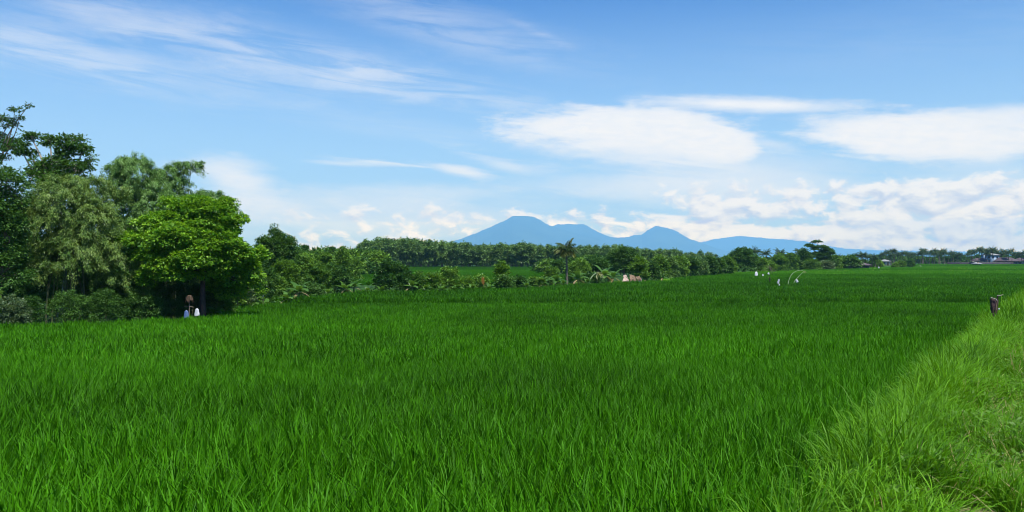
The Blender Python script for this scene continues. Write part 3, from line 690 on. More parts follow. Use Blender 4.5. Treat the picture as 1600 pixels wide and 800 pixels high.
# shaded back rows that close the grove
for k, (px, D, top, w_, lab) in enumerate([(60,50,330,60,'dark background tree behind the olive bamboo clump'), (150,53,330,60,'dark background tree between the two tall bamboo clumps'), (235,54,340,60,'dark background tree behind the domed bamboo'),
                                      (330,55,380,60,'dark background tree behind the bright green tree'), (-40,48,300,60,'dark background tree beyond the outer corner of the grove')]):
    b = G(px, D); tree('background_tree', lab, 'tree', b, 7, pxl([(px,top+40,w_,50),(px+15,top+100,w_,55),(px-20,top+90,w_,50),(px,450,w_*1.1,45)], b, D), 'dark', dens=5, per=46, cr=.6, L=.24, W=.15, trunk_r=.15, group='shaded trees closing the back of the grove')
SH = []
def shrub(label, px, top, half, D, leaf='mid', name='shrub', cat='shrub', dens=14, per=42, cr=.24, L=.11, W=.065, lobes=None, group='shrubs along the paddy edge', style='broad', base_py=None):
    b = G(px, D); by = HY + (EYE-b[2])/D*F
    hh = (by-top)/2
    spec = lobes or [(px, top+hh*.85, half*.8, hh*.85), (px-half*.35, top+hh*1.15, half*.62, hh*.80), (px+half*.38, top+hh*1.05, half*.6, hh*.72), (px, by-hh*.45, half*.9, hh*.45)]
    k = D/60.; 
    r_ = tree(name, label, cat, b, (by-top)*D/F, pxl(spec, b, D), leaf, dens=dens/k**1.2, per=int(per), cr=cr*k, L=L*k, W=W*k, trunk_r=.05*k, trunk_top=.35, twigs=10, style=style, group=group, q=Q)
    return r_
# understorey in front of the grove
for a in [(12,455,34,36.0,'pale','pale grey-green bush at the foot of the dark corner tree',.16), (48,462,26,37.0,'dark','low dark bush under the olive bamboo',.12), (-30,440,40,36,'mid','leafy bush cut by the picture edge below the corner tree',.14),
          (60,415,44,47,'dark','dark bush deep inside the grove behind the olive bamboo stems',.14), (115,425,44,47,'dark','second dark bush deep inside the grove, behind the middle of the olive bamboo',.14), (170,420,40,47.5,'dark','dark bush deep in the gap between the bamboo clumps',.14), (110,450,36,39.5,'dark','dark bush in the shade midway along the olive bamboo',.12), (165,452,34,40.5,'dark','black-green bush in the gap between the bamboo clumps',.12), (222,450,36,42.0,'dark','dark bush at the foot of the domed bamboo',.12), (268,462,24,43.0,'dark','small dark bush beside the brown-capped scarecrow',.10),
          (262,425,34,46.0,'dark','dark bush filling the shade left of the bright tree trunk',.13), (310,418,34,46.5,'dark','dark bush filling the shade behind the scarecrow',.13), (200,420,40,44.5,'dark','tall dark bush in the shade under the domed bamboo',.13), (135,415,40,43,'dark','tall dark bush inside the olive bamboo',.13),  # bushes under the bright tree added to darken its interior
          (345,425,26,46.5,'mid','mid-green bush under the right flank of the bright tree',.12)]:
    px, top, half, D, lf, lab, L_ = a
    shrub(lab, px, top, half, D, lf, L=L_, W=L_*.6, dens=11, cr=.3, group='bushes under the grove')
# ---------------------------------------------------------------- shrubs and small trees along the field edge
EDGE_SHRUBS = [
 # px, top, half, D, leaf, label, name
 (372,372,24,52,'lime','lime-green leafy shrub tucked against the right side of the bright tree','shrub'),
 (352,440,18,47,'dark','low dark shrub of hanging leaves right of the two sacks','shrub'),
 (388,402,22,55,'mid','mid-green shrub between the lime shrub and the peaked round tree','shrub'),
 (375,438,24,54,'pale','pale low bush of broad leaves below the lime shrub','shrub'),
 (410,408,26,59,'dark','dark bushy shrub behind the small white flag','shrub'),
 (446,400,24,66,'lime','fresh green shrub in front of the peaked round tree','shrub'),
 (430,428,22,62,'mid','mid-green shrub just right of the white flag','shrub'),
 (475,392,22,76,'mid','tall leafy shrub right of the peaked round tree','shrub'),
 (497,410,22,72,'mid','loose green shrub over the dry banana leaves','shrub'),
 (505,386,18,92,'mid','small tree with two uneven tips between shrubs','small_tree'),
 (523,412,26,74,'dark','dark rounded shrub with a pale leaf, left of the open back field','shrub'),
 (535,383,16,96,'mid','slim small tree standing tallest over the dark rounded shrub','small_tree'),
 (548,396,16,100,'mid','thin leafy small tree at the left end of the back field','small_tree'),
 (483,440,26,66,'dark','low shadowy shrub below the loose green one','shrub'),
 (609,404,25,78,'dark','big round dark shrub standing alone before the back field','shrub'),
 (634,414,10,79,'dark','narrow dark shrub touching the big round one','shrub'),
 (655,424,13,79,'mid','small mid-green shrub second after the big round one','shrub'),
 (676,422,14,80,'lime','bright low shrub of broad leaves before the back field','shrub'),
 (703,411,15,81,'mid','upright grey-green shrub midway along the back field','shrub'),
 (727,432,14,82,'lime','low yellowish shrub right of the upright grey-green one','shrub'),
 (752,430,14,83,'mid','low shrub beside the orange banana leaf','shrub'),
 (784,408,13,85,'lime','upright yellow-green shrub standing out before the back field','shrub'),
 (790,430,16,84,'dark','dark base shrub under the upright yellow-green one','shrub'),
 (812,430,12,86,'dark','small dark shrub with pale leaves left of the coconut palm','shrub'),
 (838,432,14,88,'mid','low leafy shrub a little left of the coconut palm','shrub'),
 (862,415,12,95,'mid','thin shrub directly left of the coconut palm','shrub'),
 (905,405,22,104,'mid','leafy shrub directly right of the coconut palm','shrub'),
 (935,402,20,112,'dark','dark shrub behind the arching pale frond','shrub'),
 (925,425,18,100,'dark','low black-green shrub under the arching pale frond','shrub'),
 (998,402,15,112,'lime','lime-green small tree above the broken thatched shelter','small_tree'),
 (1018,408,14,116,'dark','dark shrub right of the lime-green small tree','shrub'),
]
for (px, top, half, D, lf, lab, nm) in EDGE_SHRUBS:
    k = 1.0 if D < 90 else 1.15
    shrub(lab, px, top, half, D, lf, name=nm, cat='shrub' if nm == 'shrub' else 'tree', L=.15 if D > 60 else .13, W=.085, dens=12, per=34)
b = G(430, 70.0)
tree('round_tree', 'dark rounded tree with a pointed peak beyond the white flag', 'tree', b, 6,
     pxl([(430,392,32,26),(414,388,18,18),(447,386,16,20),(428,370,10,16),(430,360,4,8),(408,402,18,20),(455,404,16,18),(432,420,34,24)], b, 70), 'dark', dens=13, per=44, cr=.32, L=.16, W=.10, trunk_r=.13)
b = G(975, 125.0)
tree('round_tree', 'dark tree with bare twigs poking out of its top, behind the broken thatched shelter', 'tree', b, 6,
     pxl([(975,400,20,14),(962,408,14,14),(988,408,13,13),(975,418,22,12)], b, 125), 'dark', dens=9, per=40, cr=.45, L=.24, W=.14, trunk_r=.12)
# hedge of trees that runs back along the plots to the right
hx = [(1030,400,15,128,'mid'),(1046,402,15,133,'plant'),(1062,400,14,137,'mid'),(1078,402,14,141,'dark'),(1093,403,13,146,'plant'),(1108,402,13,152,'dark'),(1122,403,12,158,'dark'),(1136,400,11,166,'mid')]
hl = ['first tree of the receding hedge, right after the dark shrub', 'second tree of the receding hedge, with paler leaves', 'third tree of the receding hedge, mid green', 'fourth tree of the receding hedge, darker than its neighbours',
      'fifth tree of the receding hedge, pale-leaved', 'sixth tree of the receding hedge, dark and dense', 'seventh tree of the receding hedge, dark', 'last tree of the receding hedge, touching the big feathery dark tree']
for a, lab in zip(hx, hl):
    shrub(lab, a[0], a[1], a[2], a[3], a[4], name='hedge_tree', cat='tree', L=.14, W=.085, dens=13, per=36, group='trees of the receding hedge')
far_trees = [
 (1160,387,25,192,'dark','large dark feathery tree with hanging tiers at the end of the receding hedge'),
 (1139,408,12,182,'lime','lime bush at the foot of the large feathery tree'),
 (1186,402,13,200,'mid','rounded green tree just right of the large feathery tree'),
 (1200,409,12,205,'lime','yellowish bush behind the bare twiggy tree'),
 (1218,398,13,214,'mid','leafy tree behind the bare twiggy tree'),
 (1236,395,13,225,'mid','tree with a flat round head left of the dark spindle tree'),
 (1257,390,11,232,'dark','dark spindle-shaped tree left of the tall tiered tree'),
 (1302,398,13,246,'mid','soft rounded tree right of the tall tiered tree'),
 (1316,403,10,255,'mid','small rounded tree second to the right of the tall tiered tree'),
 (1268,405,14,230,'mid','low bush below the dark spindle tree'),
 (1290,408,13,236,'pale','greyish bush at the foot of the tall tiered tree'),
]
for (px, top, half, D, lf, lab) in far_trees:
    shrub(lab, px, top, half, D, lf, name='field_tree', cat='tree', L=.12, W=.075, dens=17, per=34, cr=.2, group='trees beyond the far plots')
b = G(1281, 240.0)
tree('tiered_tree', 'tall tree with flat tiers and a separate tuft of leaves above its crown', 'tree', b, 9,
     pxl([(1276,378,6,2.5),(1265,384,8,3),(1282,388,14,5),(1292,394,12,6),(1280,400,18,7),(1290,408,16,7)], b, 240), 'dark', dens=4.5, per=40, cr=.5, L=.42, W=.26, trunk_r=.22, trunk_top=.5, style='layer')
# ---------------------------------------------------------------- plantation: one tree of each look, then copies
def plantation_proto(k):
    q = np.random.RandomState(100+k)
    root = thing('plantation_tree', 'slender plantation tree with big pale leaves in the dense stand behind the back field', 'tree', (0, 0, -50), 'trees of the dense plantation')
    tm = MB(); tube(tm, bez((0, 0, -.3), (q.normal(0, .2), 0, 7.0), sag=(q.normal(0, .1), 0, 0), n=6), np.linspace(.13, .06, 6), 6)
    lobes = [(q.normal(0, .3), q.normal(0, .3), z, r_, r_, .95) for z, r_ in ((2.6, 1.3), (4.0, 1.5), (5.3, 1.75), (6.6, 1.7), (7.7, 1.15))] + [(q.normal(0, .4), q.normal(0, .3), 8.6, .55, .55, .6)]
    if k % 2: lobes += [(q.normal(0, .6), 0, 2.6, 1.1, 1.1, .7)]
    limbs(tm, (0, 0, 5), [l[:3] for l in lobes], .05, q)
    tm.build('trunk', M['bark'], root)
    C, A = crown_clumps(lobes, 3.6, q, .35); fm = MB(); foliage(fm, C, A, 13, .46, .68, .32, q, 'broad', .8); fm.build('crown', M['plant'], root)
    remember(root); return root
protos = [plantation_proto(k) for k in range(5)]
used = set()
spots = []
topx = [(555,378),(600,376),(650,375),(700,380),(760,385),(830,382),(870,387),(930,385),(1000,388),(1050,393),(1100,395),(1150,398)]
for row, (D0, step) in enumerate([(300, 10.5), (308, 10.5), (318, 11)]):
    x = 562 + row*4.0
    while x < 1120 - 0:
        D = D0 + 1.5*math.sin(x*.05) + Q.normal(0, 1.2) - max(0, x-760)*.12
        top = np.interp(x, [t[0] for t in topx], [t[1] for t in topx]) + Q.normal(0, 1.6) - (Q.rand() < .08)*3
        spots.append((x + Q.normal(0, 1.2), D, top)); x += step*(1.0 if x < 880 else 1.25)
def psec(px, D):
    rw = 'front-row' if D < 303.5 - max(0, px-760)*.12 else ('second-row' if D < 313 - max(0, px-760)*.12 else 'back-row')
    sec = next(t for x1, t in [(600, 'at the open end of the stand beside the left belt'), (660, 'behind the big round dark shrub'), (740, 'above the upright grey-green shrub'), (815, 'above the upright yellow-green shrub'), (875, 'just left of the coconut palm'), (930, 'just right of the coconut palm'), (1010, 'behind the thatched shelter'), (9999, 'rising over the receding hedge')] if px < x1)
    return rw + ' plantation tree ' + sec
for i, (px, D, top) in enumerate(spots):
    k = Q.randint(0, 5); b = G(px, D); H = (HY-top)/F*D + EYE - b[2]; sc = H/9.1
    if k not in used:
        used.add(k); o = protos[k]; o.location = b; o.rotation_euler = (0, 0, Q.uniform(0, 6.3)); o.scale = (sc*1.05, sc*1.05, sc); o['label'] = psec(px, D)
    else: dup(protos[k], b, Q.uniform(0, 6.3), (sc*1.05*Q.uniform(.9, 1.15), sc*1.05, sc), label=psec(px, D))
# ---------------------------------------------------------------- palms
def frond(mb, az, up, Lf, droop, q, nl=22, lw=.07, ll=.75):
    t = np.linspace(0, 1, 9); th = up - droop*t**1.3
    st = Lf/8; hx_ = np.concatenate([[0], np.cumsum(np.cos(th[1:])*st)]); hz = np.concatenate([[0], np.cumsum(np.sin(th[1:])*st)])
    pts = np.stack([hx_*math.cos(az), hx_*math.sin(az), hz], -1)
    tube(mb, pts, np.linspace(.045, .012, 9), 4, .8, cap=False)
    tq = np.repeat(np.linspace(.12, 1, nl), 2); p = np.stack([np.interp(tq, t, pts[:, i]) for i in range(3)], -1)
    side = np.array([-math.sin(az), math.cos(az), 0])*np.tile([1, -1], nl)[:, None]
    fw = np.array([math.cos(az), math.sin(az), 0])
    d = side*.8 + fw*.45 + np.array([0, 0, -.55]) + q.normal(0, .12, (2*nl, 3))
    leaves(mb, p, d, np.array([0, 0, 1.]) + side*.3, ll*np.sin(np.pi*np.clip(tq, .08, .93)**.8)+.12, np.full(2*nl, lw), q.uniform(.1, .8, 2*nl))
def palm(label, base, H, q, nf=16, Lf=2.6, leaf='palm', lean=(0, 0), parts=True, group='coconut palms', nl=22, lw=.07, ll=.75, name='coconut_palm', tr=.13):
    root = thing(name, label, 'palm', base, group)
    tm = MB(); tip = np.array([lean[0], lean[1], H-Lf*.42]); pts = bez((0, 0, -.3), tip, sag=(-lean[0]*.18, -lean[1]*.18, 0), n=9)
    tube(tm, pts, np.linspace(tr*1.3, tr*.8, 9), 8); tm.build('trunk', M['bark'], root, smooth=True)
    cm = MB()
    for i in range(nf):
        u = i/nf; az = i*2.4 + q.uniform(-.3, .3); up = rad(82) - rad(95)*u + q.normal(0, .1); dr = rad(55) + rad(50)*u*.6 + q.normal(0, .15)
        if parts:
            fm = MB(); frond(fm, az, up, Lf*q.uniform(.85, 1.1), dr, q, nl, lw, ll); f = fm.build('frond', M['palm_y' if (leaf == 'palm_y' and i % 3 == 0) or i >= nf-2 else 'palm'], root); f.location = tip
        else: frond(cm, az, up, Lf*q.uniform(.85, 1.1), dr, q, nl, lw, ll)
    if not parts:
        c = cm.build('crown', M[leaf], root); c.location = tip
    return root
b = G(886, 100.0)
palm('coconut palm with yellowing lower fronds standing over the bushes by the back field', b, 5.4, Q, nf=20, Lf=1.75, leaf='palm_y', lean=(-.1, 0), lw=.10, ll=.75, nl=22)
# banana plants
def banana(label, base, H, q, nleaf=8, Lf=1.5, leaf='banana', dry=1, lean=0.0, group='banana plants along the paddy edge', spread=1.0):
    root = thing('banana_plant', label, 'banana plant', base, group)
    tm = MB(); tube(tm, bez((0, 0, -.2), (lean, 0, H*.5), n=5), np.linspace(.11, .06, 5), 8); tm.build('stem', M['stem'], root, smooth=True)
    for i in range(nleaf+dry):
        isdry = i >= nleaf; az = i*2.399 + q.uniform(-.4, .4); n = 12
        up = rad(80) - rad(60)*(i/nleaf)*spread + q.normal(0, .12); droop = rad(75) + q.uniform(-.2, .5)
        if isdry: up = rad(-5); droop = rad(80)
        t = np.linspace(0, 1, n); th = up - droop*t**1.5; st = Lf*q.uniform(.8, 1.1)/(n-1)
        hx_ = np.concatenate([[0], np.cumsum(np.cos(th[1:])*st)]); hz = np.concatenate([[0], np.cumsum(np.sin(th[1:])*st)])
        c = np.stack([hx_*math.cos(az), hx_*math.sin(az), hz], -1)
        side = np.array([-math.sin(az), math.cos(az), 0]); wd = .30*Lf/1.5*np.sin(np.pi*np.clip((t-.10)/.92, 0, 1)**.75) + .015
        if isdry: wd *= .45
        jag = 1 + q.uniform(-.25, .12, (n, 2))
        a_ = c + side*(wd*jag[:, 0])[:, None] + np.array([0, 0, 1.])*(wd*-.35)[:, None]; b_ = c - side*(wd*jag[:, 1])[:, None] + np.array([0, 0, 1.])*(wd*-.35)[:, None]
        v = np.stack([a_, c, b_], 1).reshape(-1, 3); k = np.arange(n-1)*3
        f = np.concatenate([np.stack([k, k+1, k+4, k+3], -1), np.stack([k+1, k+2, k+5, k+4], -1)])
        lm = MB(); lm.add(v, f, q.uniform(.2, .9)); tube(lm, c+np.array([0, 0, -.012]), np.linspace(.02, .006, n), 4, .95, cap=False)
        lo = lm.build('leaf', M['dry' if isdry else leaf], root); lo.location = (lean, 0, H*.5)
    return root
BAN = [
 (468,62,1.9,'banana plant with brown drooping dead leaves left of the shadowy low shrub',7,3), (494,67,1.5,'short banana plant at the middle of the left hedge',7,2), (541,73,1.6,'banana plant with a bleached leaf beside the dark rounded shrub',6,3),
 (553,76,1.7,'banana plant with pale upright blades in front of the open back field',8,1), (574,76,1.1,'knee-high banana plant left of the big round dark shrub',7,0), (644,78,1.7,'banana plant with narrow pale leaves right after the narrow dark shrub',7,1),
 (665,78,1.1,'low banana plant with one brown leaf lying over',6,2), (716,80,1.2,'low banana plant right of the upright grey-green shrub',7,1), (738,81,1.1,'short banana plant between the yellowish shrub and the orange leaf',7,0),
 (765,82,1.0,'short banana plant with pale split leaves under the orange leaf',7,1), (822,85,1.3,'banana plant with nodding leaf tips left of the small palm',7,1), (846,88,1.7,'banana plant with two brown leaves two plants left of the coconut palm',6,3),
 (868,92,1.9,'tall green banana plant hugging the coconut palm trunk',8,2), (903,96,2.2,'banana plant with yellowed leaves right of the coconut palm',7,3), (943,104,2.8,'tall banana plant with broad yellow-green leaves left of the shelter',8,2),
 (958,106,2.2,'banana plant with hanging dead leaves nearest the shelter',6,3), (1010,112,1.6,'young banana plant right of the broken shelter',7,1), (336,45,1.1,'banana plant with a long pale leaf in the shade right of the white sack',7,1), (395,54.5,1.2,'short banana plant below the dark bushy shrub',7,1),
 (450,60,1.1,'short banana plant at the foot of the peaked round tree',7,1), (1035,120,1.5,'banana plant at the start of the receding hedge',7,1), (420,57,1.0,'small banana plant behind the white flag',6,1), (512,70,1.0,'small banana plant below the loose green shrub',6,2),
 (596,77,.9,'small banana plant at the foot of the big round shrub',6,1), (690,79,.9,'small banana plant left of the upright grey-green shrub',7,0), (880,93,1.3,'short banana plant at the foot of the coconut palm',6,1), (918,98,1.3,'short banana plant under the arching pale frond',6,2)]
for (px, D, H, lab, nl_, dr) in BAN:
    banana(lab, G(px, D), H, Q, nl_, Lf=max(1.0, .78*H), dry=dr)
# the orange dead leaf and the arching pale frond
b = G(754, 81.5); r_ = thing('dead_leaf_stalk', 'upright orange-brown dead leaf standing over low banana plants', 'plant', b)
m_ = MB(); tube(m_, bez((0, 0, -.1), (.1, 0, 1.0), n=5), [.03, .03, .025, .02, .02], 5); m_.build('stem', M['stem'], r_)
m_ = MB(); c = bez((.1, 0, .9), (.0, 0, 1.75), sag=(.14, 0, 0), n=7); leaves(m_, np.array([[.1, 0, .85], [.12, 0, 1.0], [.02, 0, 1.3]]), np.array([[-.1, -.1, 1.], [-.35, 0, 1.], [.3, 0, 1.]]), np.array([[0, 1., .2]]*3), np.array([1.0, .7, .5]), np.array([.34, .25, .2]), .4)
M['orange'] = leafmat('orange_dead_leaf', (.35,.15,.03), (.5,.25,.06), trans=.3); m_.build('leaf', M['orange'], r_)
b = G(919, 98.5); r_ = thing('arching_frond', 'pale arching stalk bent over with a yellow leaf at its tip', 'plant', b)
m_ = MB(); k = np.linspace(0, 1, 14); ang = k*2.35; R0 = 1.55
pts = np.stack([R0*(1-np.cos(ang))*.62 + .0, 0*k, 1.95*np.sin(ang*.78)], -1); tube(m_, pts, np.linspace(.075, .03, 14), 7); m_.build('stem', M['canepale'], r_, smooth=True)
m_ = MB(); q = np.random.RandomState(3); n = 26; tipp = pts[-4]; cc = tipp + q.normal(0, .10, (n, 3)); d = np.stack([q.normal(.35, .35, n), q.normal(0, .3, n), q.uniform(-1.1, -.2, n)], -1)
leaves(m_, cc, d, sph(n, q), q.uniform(.5, 1.0, n), q.uniform(.12, .22, n), q.uniform(.5, 1, n)); m_.build('leaf', M['palm_y'], r_)
# far coconut palms: a few looks, copied
def far_palm_proto(k):
    q = np.random.RandomState(300+k)
    r_ = palm('x', (0, 0, -50), 9.5, q, nf=17, Lf=2.9, leaf='palm', lean=(q.normal(0, .7), 0), parts=False, group='x', nl=12, lw=.22, ll=1.1, tr=.17)
    remember(r_); return r_
pp = [far_palm_proto(k) for k in range(4)]; pu = set()
PAL = [(1183,388,212,'palm with spiky raised fronds behind the big feathery dark tree','palms near the tall tiered tree'), (1201,392,220,'palm standing over the bare twiggy tree','palms near the tall tiered tree'), (1215,391,224,'thin palm between the twiggy tree and the flat-headed tree','palms near the tall tiered tree'), (1243,398,232,'short palm left of the dark spindle tree','palms near the tall tiered tree'), (1253,389,236,'palm poking up behind the dark spindle tree','palms near the tall tiered tree')]
GL = 'coconut palm in the grove around the mauve-roofed shed'; GG = 'coconut palms around the mauve roof'
for px, tp in [(1312,399),(1321,404),(1329,403),(1338,396),(1345,395),(1352,398),(1357,399),(1362,398),(1368,402),(1334,405),(1350,405)]:
    PAL.append((px, tp, 285+Q.normal(0, 8), GL, GG))
GL2 = 'distant coconut palm in the long row closing the fields'; GG2 = 'coconut palms of the long far row'
x = 1376.0
while x < 1640:
    PAL.append((x, 394 + Q.normal(0, 2.4) - (3 if 1520 < x < 1560 else 0), 470+Q.normal(0, 14), GL2, GG2)); x += Q.uniform(2.6, 5.6)
for px in (1393, 1398, 1441, 1457, 1468, 1475, 1537, 1541, 1545, 1550, 1564, 1583): PAL.append((px, 390+Q.normal(0, 1.3), 480, GL2, GG2))
for (px, tp, D, lab, grp) in PAL:
    if lab == GL2:
        lab = ('tall ' if tp < 391.5 else ('short ' if tp > 395.5 else '')) + 'far coconut palm ' + next(t for x1, t in [(1400, 'near the white-roofed hut'), (1432, 'behind the lime and dark field bushes'), (1470, 'just right of the dark leaning bush'), (1500, 'where the boundary wall begins'), (1538, 'over the house left of the blue one'), (1558, 'behind the blue house'), (1585, 'over the long mauve roof'), (9999, 'over the last house of the village')] if px < x1)
    if lab == GL: lab = 'coconut palm ' + ('left of' if px < 1336 else 'right above' if px < 1352 else 'right of') + ' the mauve-roofed shed'
    b = G(px, D); H = (HY-tp)/F*D + EYE - b[2]; k = Q.randint(0, 4); sc = H/9.5; kw = dict(rz=Q.uniform(0, 6.3), sc=(max(sc, .75), max(sc, .75), sc))
    if k not in pu:
        pu.add(k); o = pp[k]; o.location = b; o.rotation_euler = (0, 0, kw['rz']); o.scale = kw['sc']; o['label'] = lab; o['group'] = grp
    else: dup(pp[k], b, label=lab, group=grp, **kw)
# far dark bushes: looks copied
def far_bush_proto(k):
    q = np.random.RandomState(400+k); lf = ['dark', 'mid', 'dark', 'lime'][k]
    root = thing('far_bush', 'x', 'bush', (0, 0, -50), 'x')
    lobes = [(0, 0, 2.2, 2.4, 2.2, 1.9), (-1.2, 0, 1.7, 1.7, 1.6, 1.4), (1.3, 0, 1.6, 1.6, 1.5, 1.3), (.2, 0, 3.6, 1.1, 1.1, .8)]
    tm = MB(); tube(tm, [(0, 0, -.3), (0, 0, 1.8)], [.12, .08], 6); limbs(tm, (0, 0, .6), [l[:3] for l in lobes], .06, q); tm.build('trunk', M['bark'], root)
    C, A = crown_clumps(lobes, 4, q); fm = MB(); foliage(fm, C, A, 16, .5, .5, .3, q); fm.build('crown', M[lf], root); remember(root); return root
fb = [far_bush_proto(k) for k in range(4)]; fu = set()
def put_bush(k, px, top, D, lab, grp, wid=1.0):
    if 'undergrowth' in lab: lab = 'shaded undergrowth inside the plantation ' + ('behind the big round shrub' if px < 670 else 'above the grey-green shrub' if px < 760 else 'above the yellow-green shrub' if px < 850 else 'behind the coconut palm' if px < 950 else 'behind the receding hedge')
    if 'under the far row' in lab: lab = 'dark bush under the far palms ' + ('by the white-roofed hut' if px < 1410 else 'behind the two field bushes' if px < 1440 else 'on the open stretch before the wall' if px < 1505 else 'beside the blue house' if px < 1560 else 'behind the mauve roofs')
    if 'belt behind' in lab: lab = 'green bush in the belt ' + ('behind the peaked round tree' if px < 465 else 'behind the slim small trees' if px < 540 else 'at the open end next to the plantation')
    if 'gap row' in lab: lab = 'low far bush ' + ('behind the large feathery tree' if px < 1180 else 'behind the bare twiggy tree' if px < 1235 else 'behind the tall tiered tree' if px < 1295 else 'between the tiered tree and the palm grove')
    b = G(px, D); H = (HY-top)/F*D + EYE - b[2]; sc = H/4.4
    if k not in fu:
        fu.add(k); o = fb[k]; o.location = b; o.scale = (sc*wid, sc, sc); o['label'] = lab; o['group'] = grp
    else: o = dup(fb[k], b, Q.uniform(-.6, .6), (sc*wid, sc, sc), lab, grp)
    return o
put_bush(3, 1407, 407, 290, 'lime-green bush out in the far plots beside a dark twin', 'bushes out in the far plots', 1.15)
put_bush(2, 1422, 404.5, 292, 'dark leaning bush beside the lime-green one in the far plots', 'bushes out in the far plots', .75)
put_bush(3, 1399, 410, 288, 'small lime bush joined to the left of the lime-green one', 'bushes out in the far plots', .9)
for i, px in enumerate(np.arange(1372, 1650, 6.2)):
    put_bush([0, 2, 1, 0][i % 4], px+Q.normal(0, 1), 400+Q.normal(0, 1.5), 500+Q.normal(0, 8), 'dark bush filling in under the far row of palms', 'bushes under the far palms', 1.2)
for i, px in enumerate(np.arange(1300, 1380, 8)):
    put_bush([0, 1][i % 2], px, 406+Q.normal(0, 1.5), 292+Q.normal(0, 3), 'low bush in the palm grove near the mauve roof', 'bushes around the mauve roof', 1.0)
for i, px in enumerate(np.arange(425, 600, 11)):
    put_bush([0, 1, 2, 1][i % 4], px, 391+Q.normal(0, 3), 150+Q.normal(0, 8), 'green tree bush in the belt behind the left hedge', 'bushes of the belt behind the left hedge', .9)
for i, px in enumerate(np.arange(850, 1000, 10)):
    put_bush([0, 1, 2][i % 3], px+Q.normal(0, 1.5), 403+Q.normal(0, 3), 170+Q.normal(0, 8), 'low bush between the coconut palm and the plantation', 'bushes between the coconut palm and the plantation', 1.2)
for i, px in enumerate(np.arange(1130, 1330, 11)):
    put_bush([0, 1][i % 2], px, 402+Q.normal(0, 2), 262+Q.normal(0, 5), 'low bush in the gap row behind the field trees', 'bushes behind the field trees', 1.1)
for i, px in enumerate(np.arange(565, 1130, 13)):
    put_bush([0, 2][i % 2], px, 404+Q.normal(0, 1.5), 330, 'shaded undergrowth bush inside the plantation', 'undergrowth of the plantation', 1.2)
# bare twiggy tree in the far plots
def bare_tree(label, b, H, q, px_w, pale='wood', name='bare_tree'):
    root = thing(name, label, 'tree', b)
    m_ = MB()
    def grow(p, d, L, r, lev):
        e = p + unit(d)*L; tube(m_, bez(p, e, sag=q.normal(0, .05*L, 3), n=4), np.linspace(r, r*.55, 4), 5, cap=False)
        if lev:
            for _ in range(q.randint(2, 5)): grow(p + (e-p)*q.uniform(.45, 1), unit(d) + q.normal(0, .55, 3)*np.array([px_w, 1, .7]) + np.array([0, 0, .15]), L*q.uniform(.5, .78), r*.55, lev-1)
    grow(np.array([0, 0, -.2]), np.array([.1, 0, 1.]), H*.38, .07, 4); m_.build('trunk', M[pale], root)
    return root
bt = bare_tree('bare twiggy tree with grey leaning branches at the far edge of the plots', G(1204, 165), 3.6, np.random.RandomState(8), 1.3)
bt2 = bare_tree('bare twigs sticking out above the dark tree behind the shelter', G(973, 124.5), 5.6, np.random.RandomState(12), .6)
# ================================================================== small things
def box(mb, c, s, rz=0.0, r=.5):
    x, y, z = [q_/2 for q_ in s]; v = np.array([(-x,-y,-z),(x,-y,-z),(x,y,-z),(-x,y,-z),(-x,-y,z),(x,-y,z),(x,y,z),(-x,y,z)])
    ca, sa = math.cos(rz), math.sin(rz); v = v @ np.array([[ca, sa, 0], [-sa, ca, 0], [0, 0, 1]]) + np.array(c)
    mb.add(v, [(3,2,1,0),(4,5,6,7),(0,1,5,4),(1,2,6,5),(2,3,7,6),(3,0,4,7)], r)
def bag_mesh(w_, h, q, open_=False, depth=.6):
    """a crumpled plastic sack hung upside down over a stick: closed folded top, flared ragged mouth"""
    mb = MB(); n, k = 18, 9; t = np.linspace(0, 1, k)
    prof = np.interp(t, [0, .12, .5, .85, 1], [.16, .62, .82, 1.0, .94])*w_/2
    a_ = np.arange(n)*2*math.pi/n; ph = q.uniform(0, 6, 4)
    rr_ = prof[:, None]*(1 + .10*np.sin(3*a_[None]+ph[0]) + .08*np.sin(5*a_[None]+ph[1]+3*t[:, None]) + .04*np.sin(9*a_[None]+ph[2]+7*t[:, None]))
    z = h*(1-t[:, None]) + .04*h*np.sin(2*a_[None]+ph[3])*t[:, None]
    v = np.stack([rr_*np.cos(a_), rr_*np.sin(a_)*depth, np.broadcast_to(z, rr_.shape)], -1).reshape(-1, 3)
    i = np.arange(k-1)[:, None]*n; j = np.arange(n)[None]
    mb.add(v, np.stack([i+j, i+n+j, i+n+(j+1) % n, i+(j+1) % n], -1).reshape(-1, 4))
    top = np.array([[0, 0, h*1.02]]); mb.add(np.concatenate([v[:n], top]), [(j_, (j_+1) % n, n, n) for j_ in range(n)])
    return mb
def sack_on_stick(label, px, py_mid, D, w_px, h_px, seed, matk='plastic', group='white sacks on sticks in the paddies', tilt=0.0):
    q = np.random.RandomState(seed); k = D/F; b = G(px, D); zc = P(px, py_mid, D)[2] - b[2]; h = h_px*k; w_ = w_px*k
    root = thing('sack_on_stick', label, 'bird scarer', b, group)
    sm = MB(); tube(sm, bez((0, 0, -.2), (tilt*.3, 0, zc+h*.45), n=5), [.016]*5, 6); sm.build('stick', M['wood'], root)
    o = bag_mesh(w_, h, q).build('sack', M[matk], root, smooth=True); o.location = (tilt*.3, 0, zc-h/2); o.rotation_euler = (0, tilt, q.uniform(-.4, .4))
    return root
sack_on_stick('white sack over a stick just right of the brown-capped scarecrow', 308, 487.5, 41.0, 8.5, 11.5, 1)
sack_on_stick('torn white plastic flag on a stick against the dark shrubs', 413.5, 460.5, 56.0, 5.0, 9, 2, tilt=-.45)
sack_on_stick('round white sack on a stick, largest of those by the bare twiggy tree', 1181.5, 427.5, 118, 5.6, 6.2, 3)
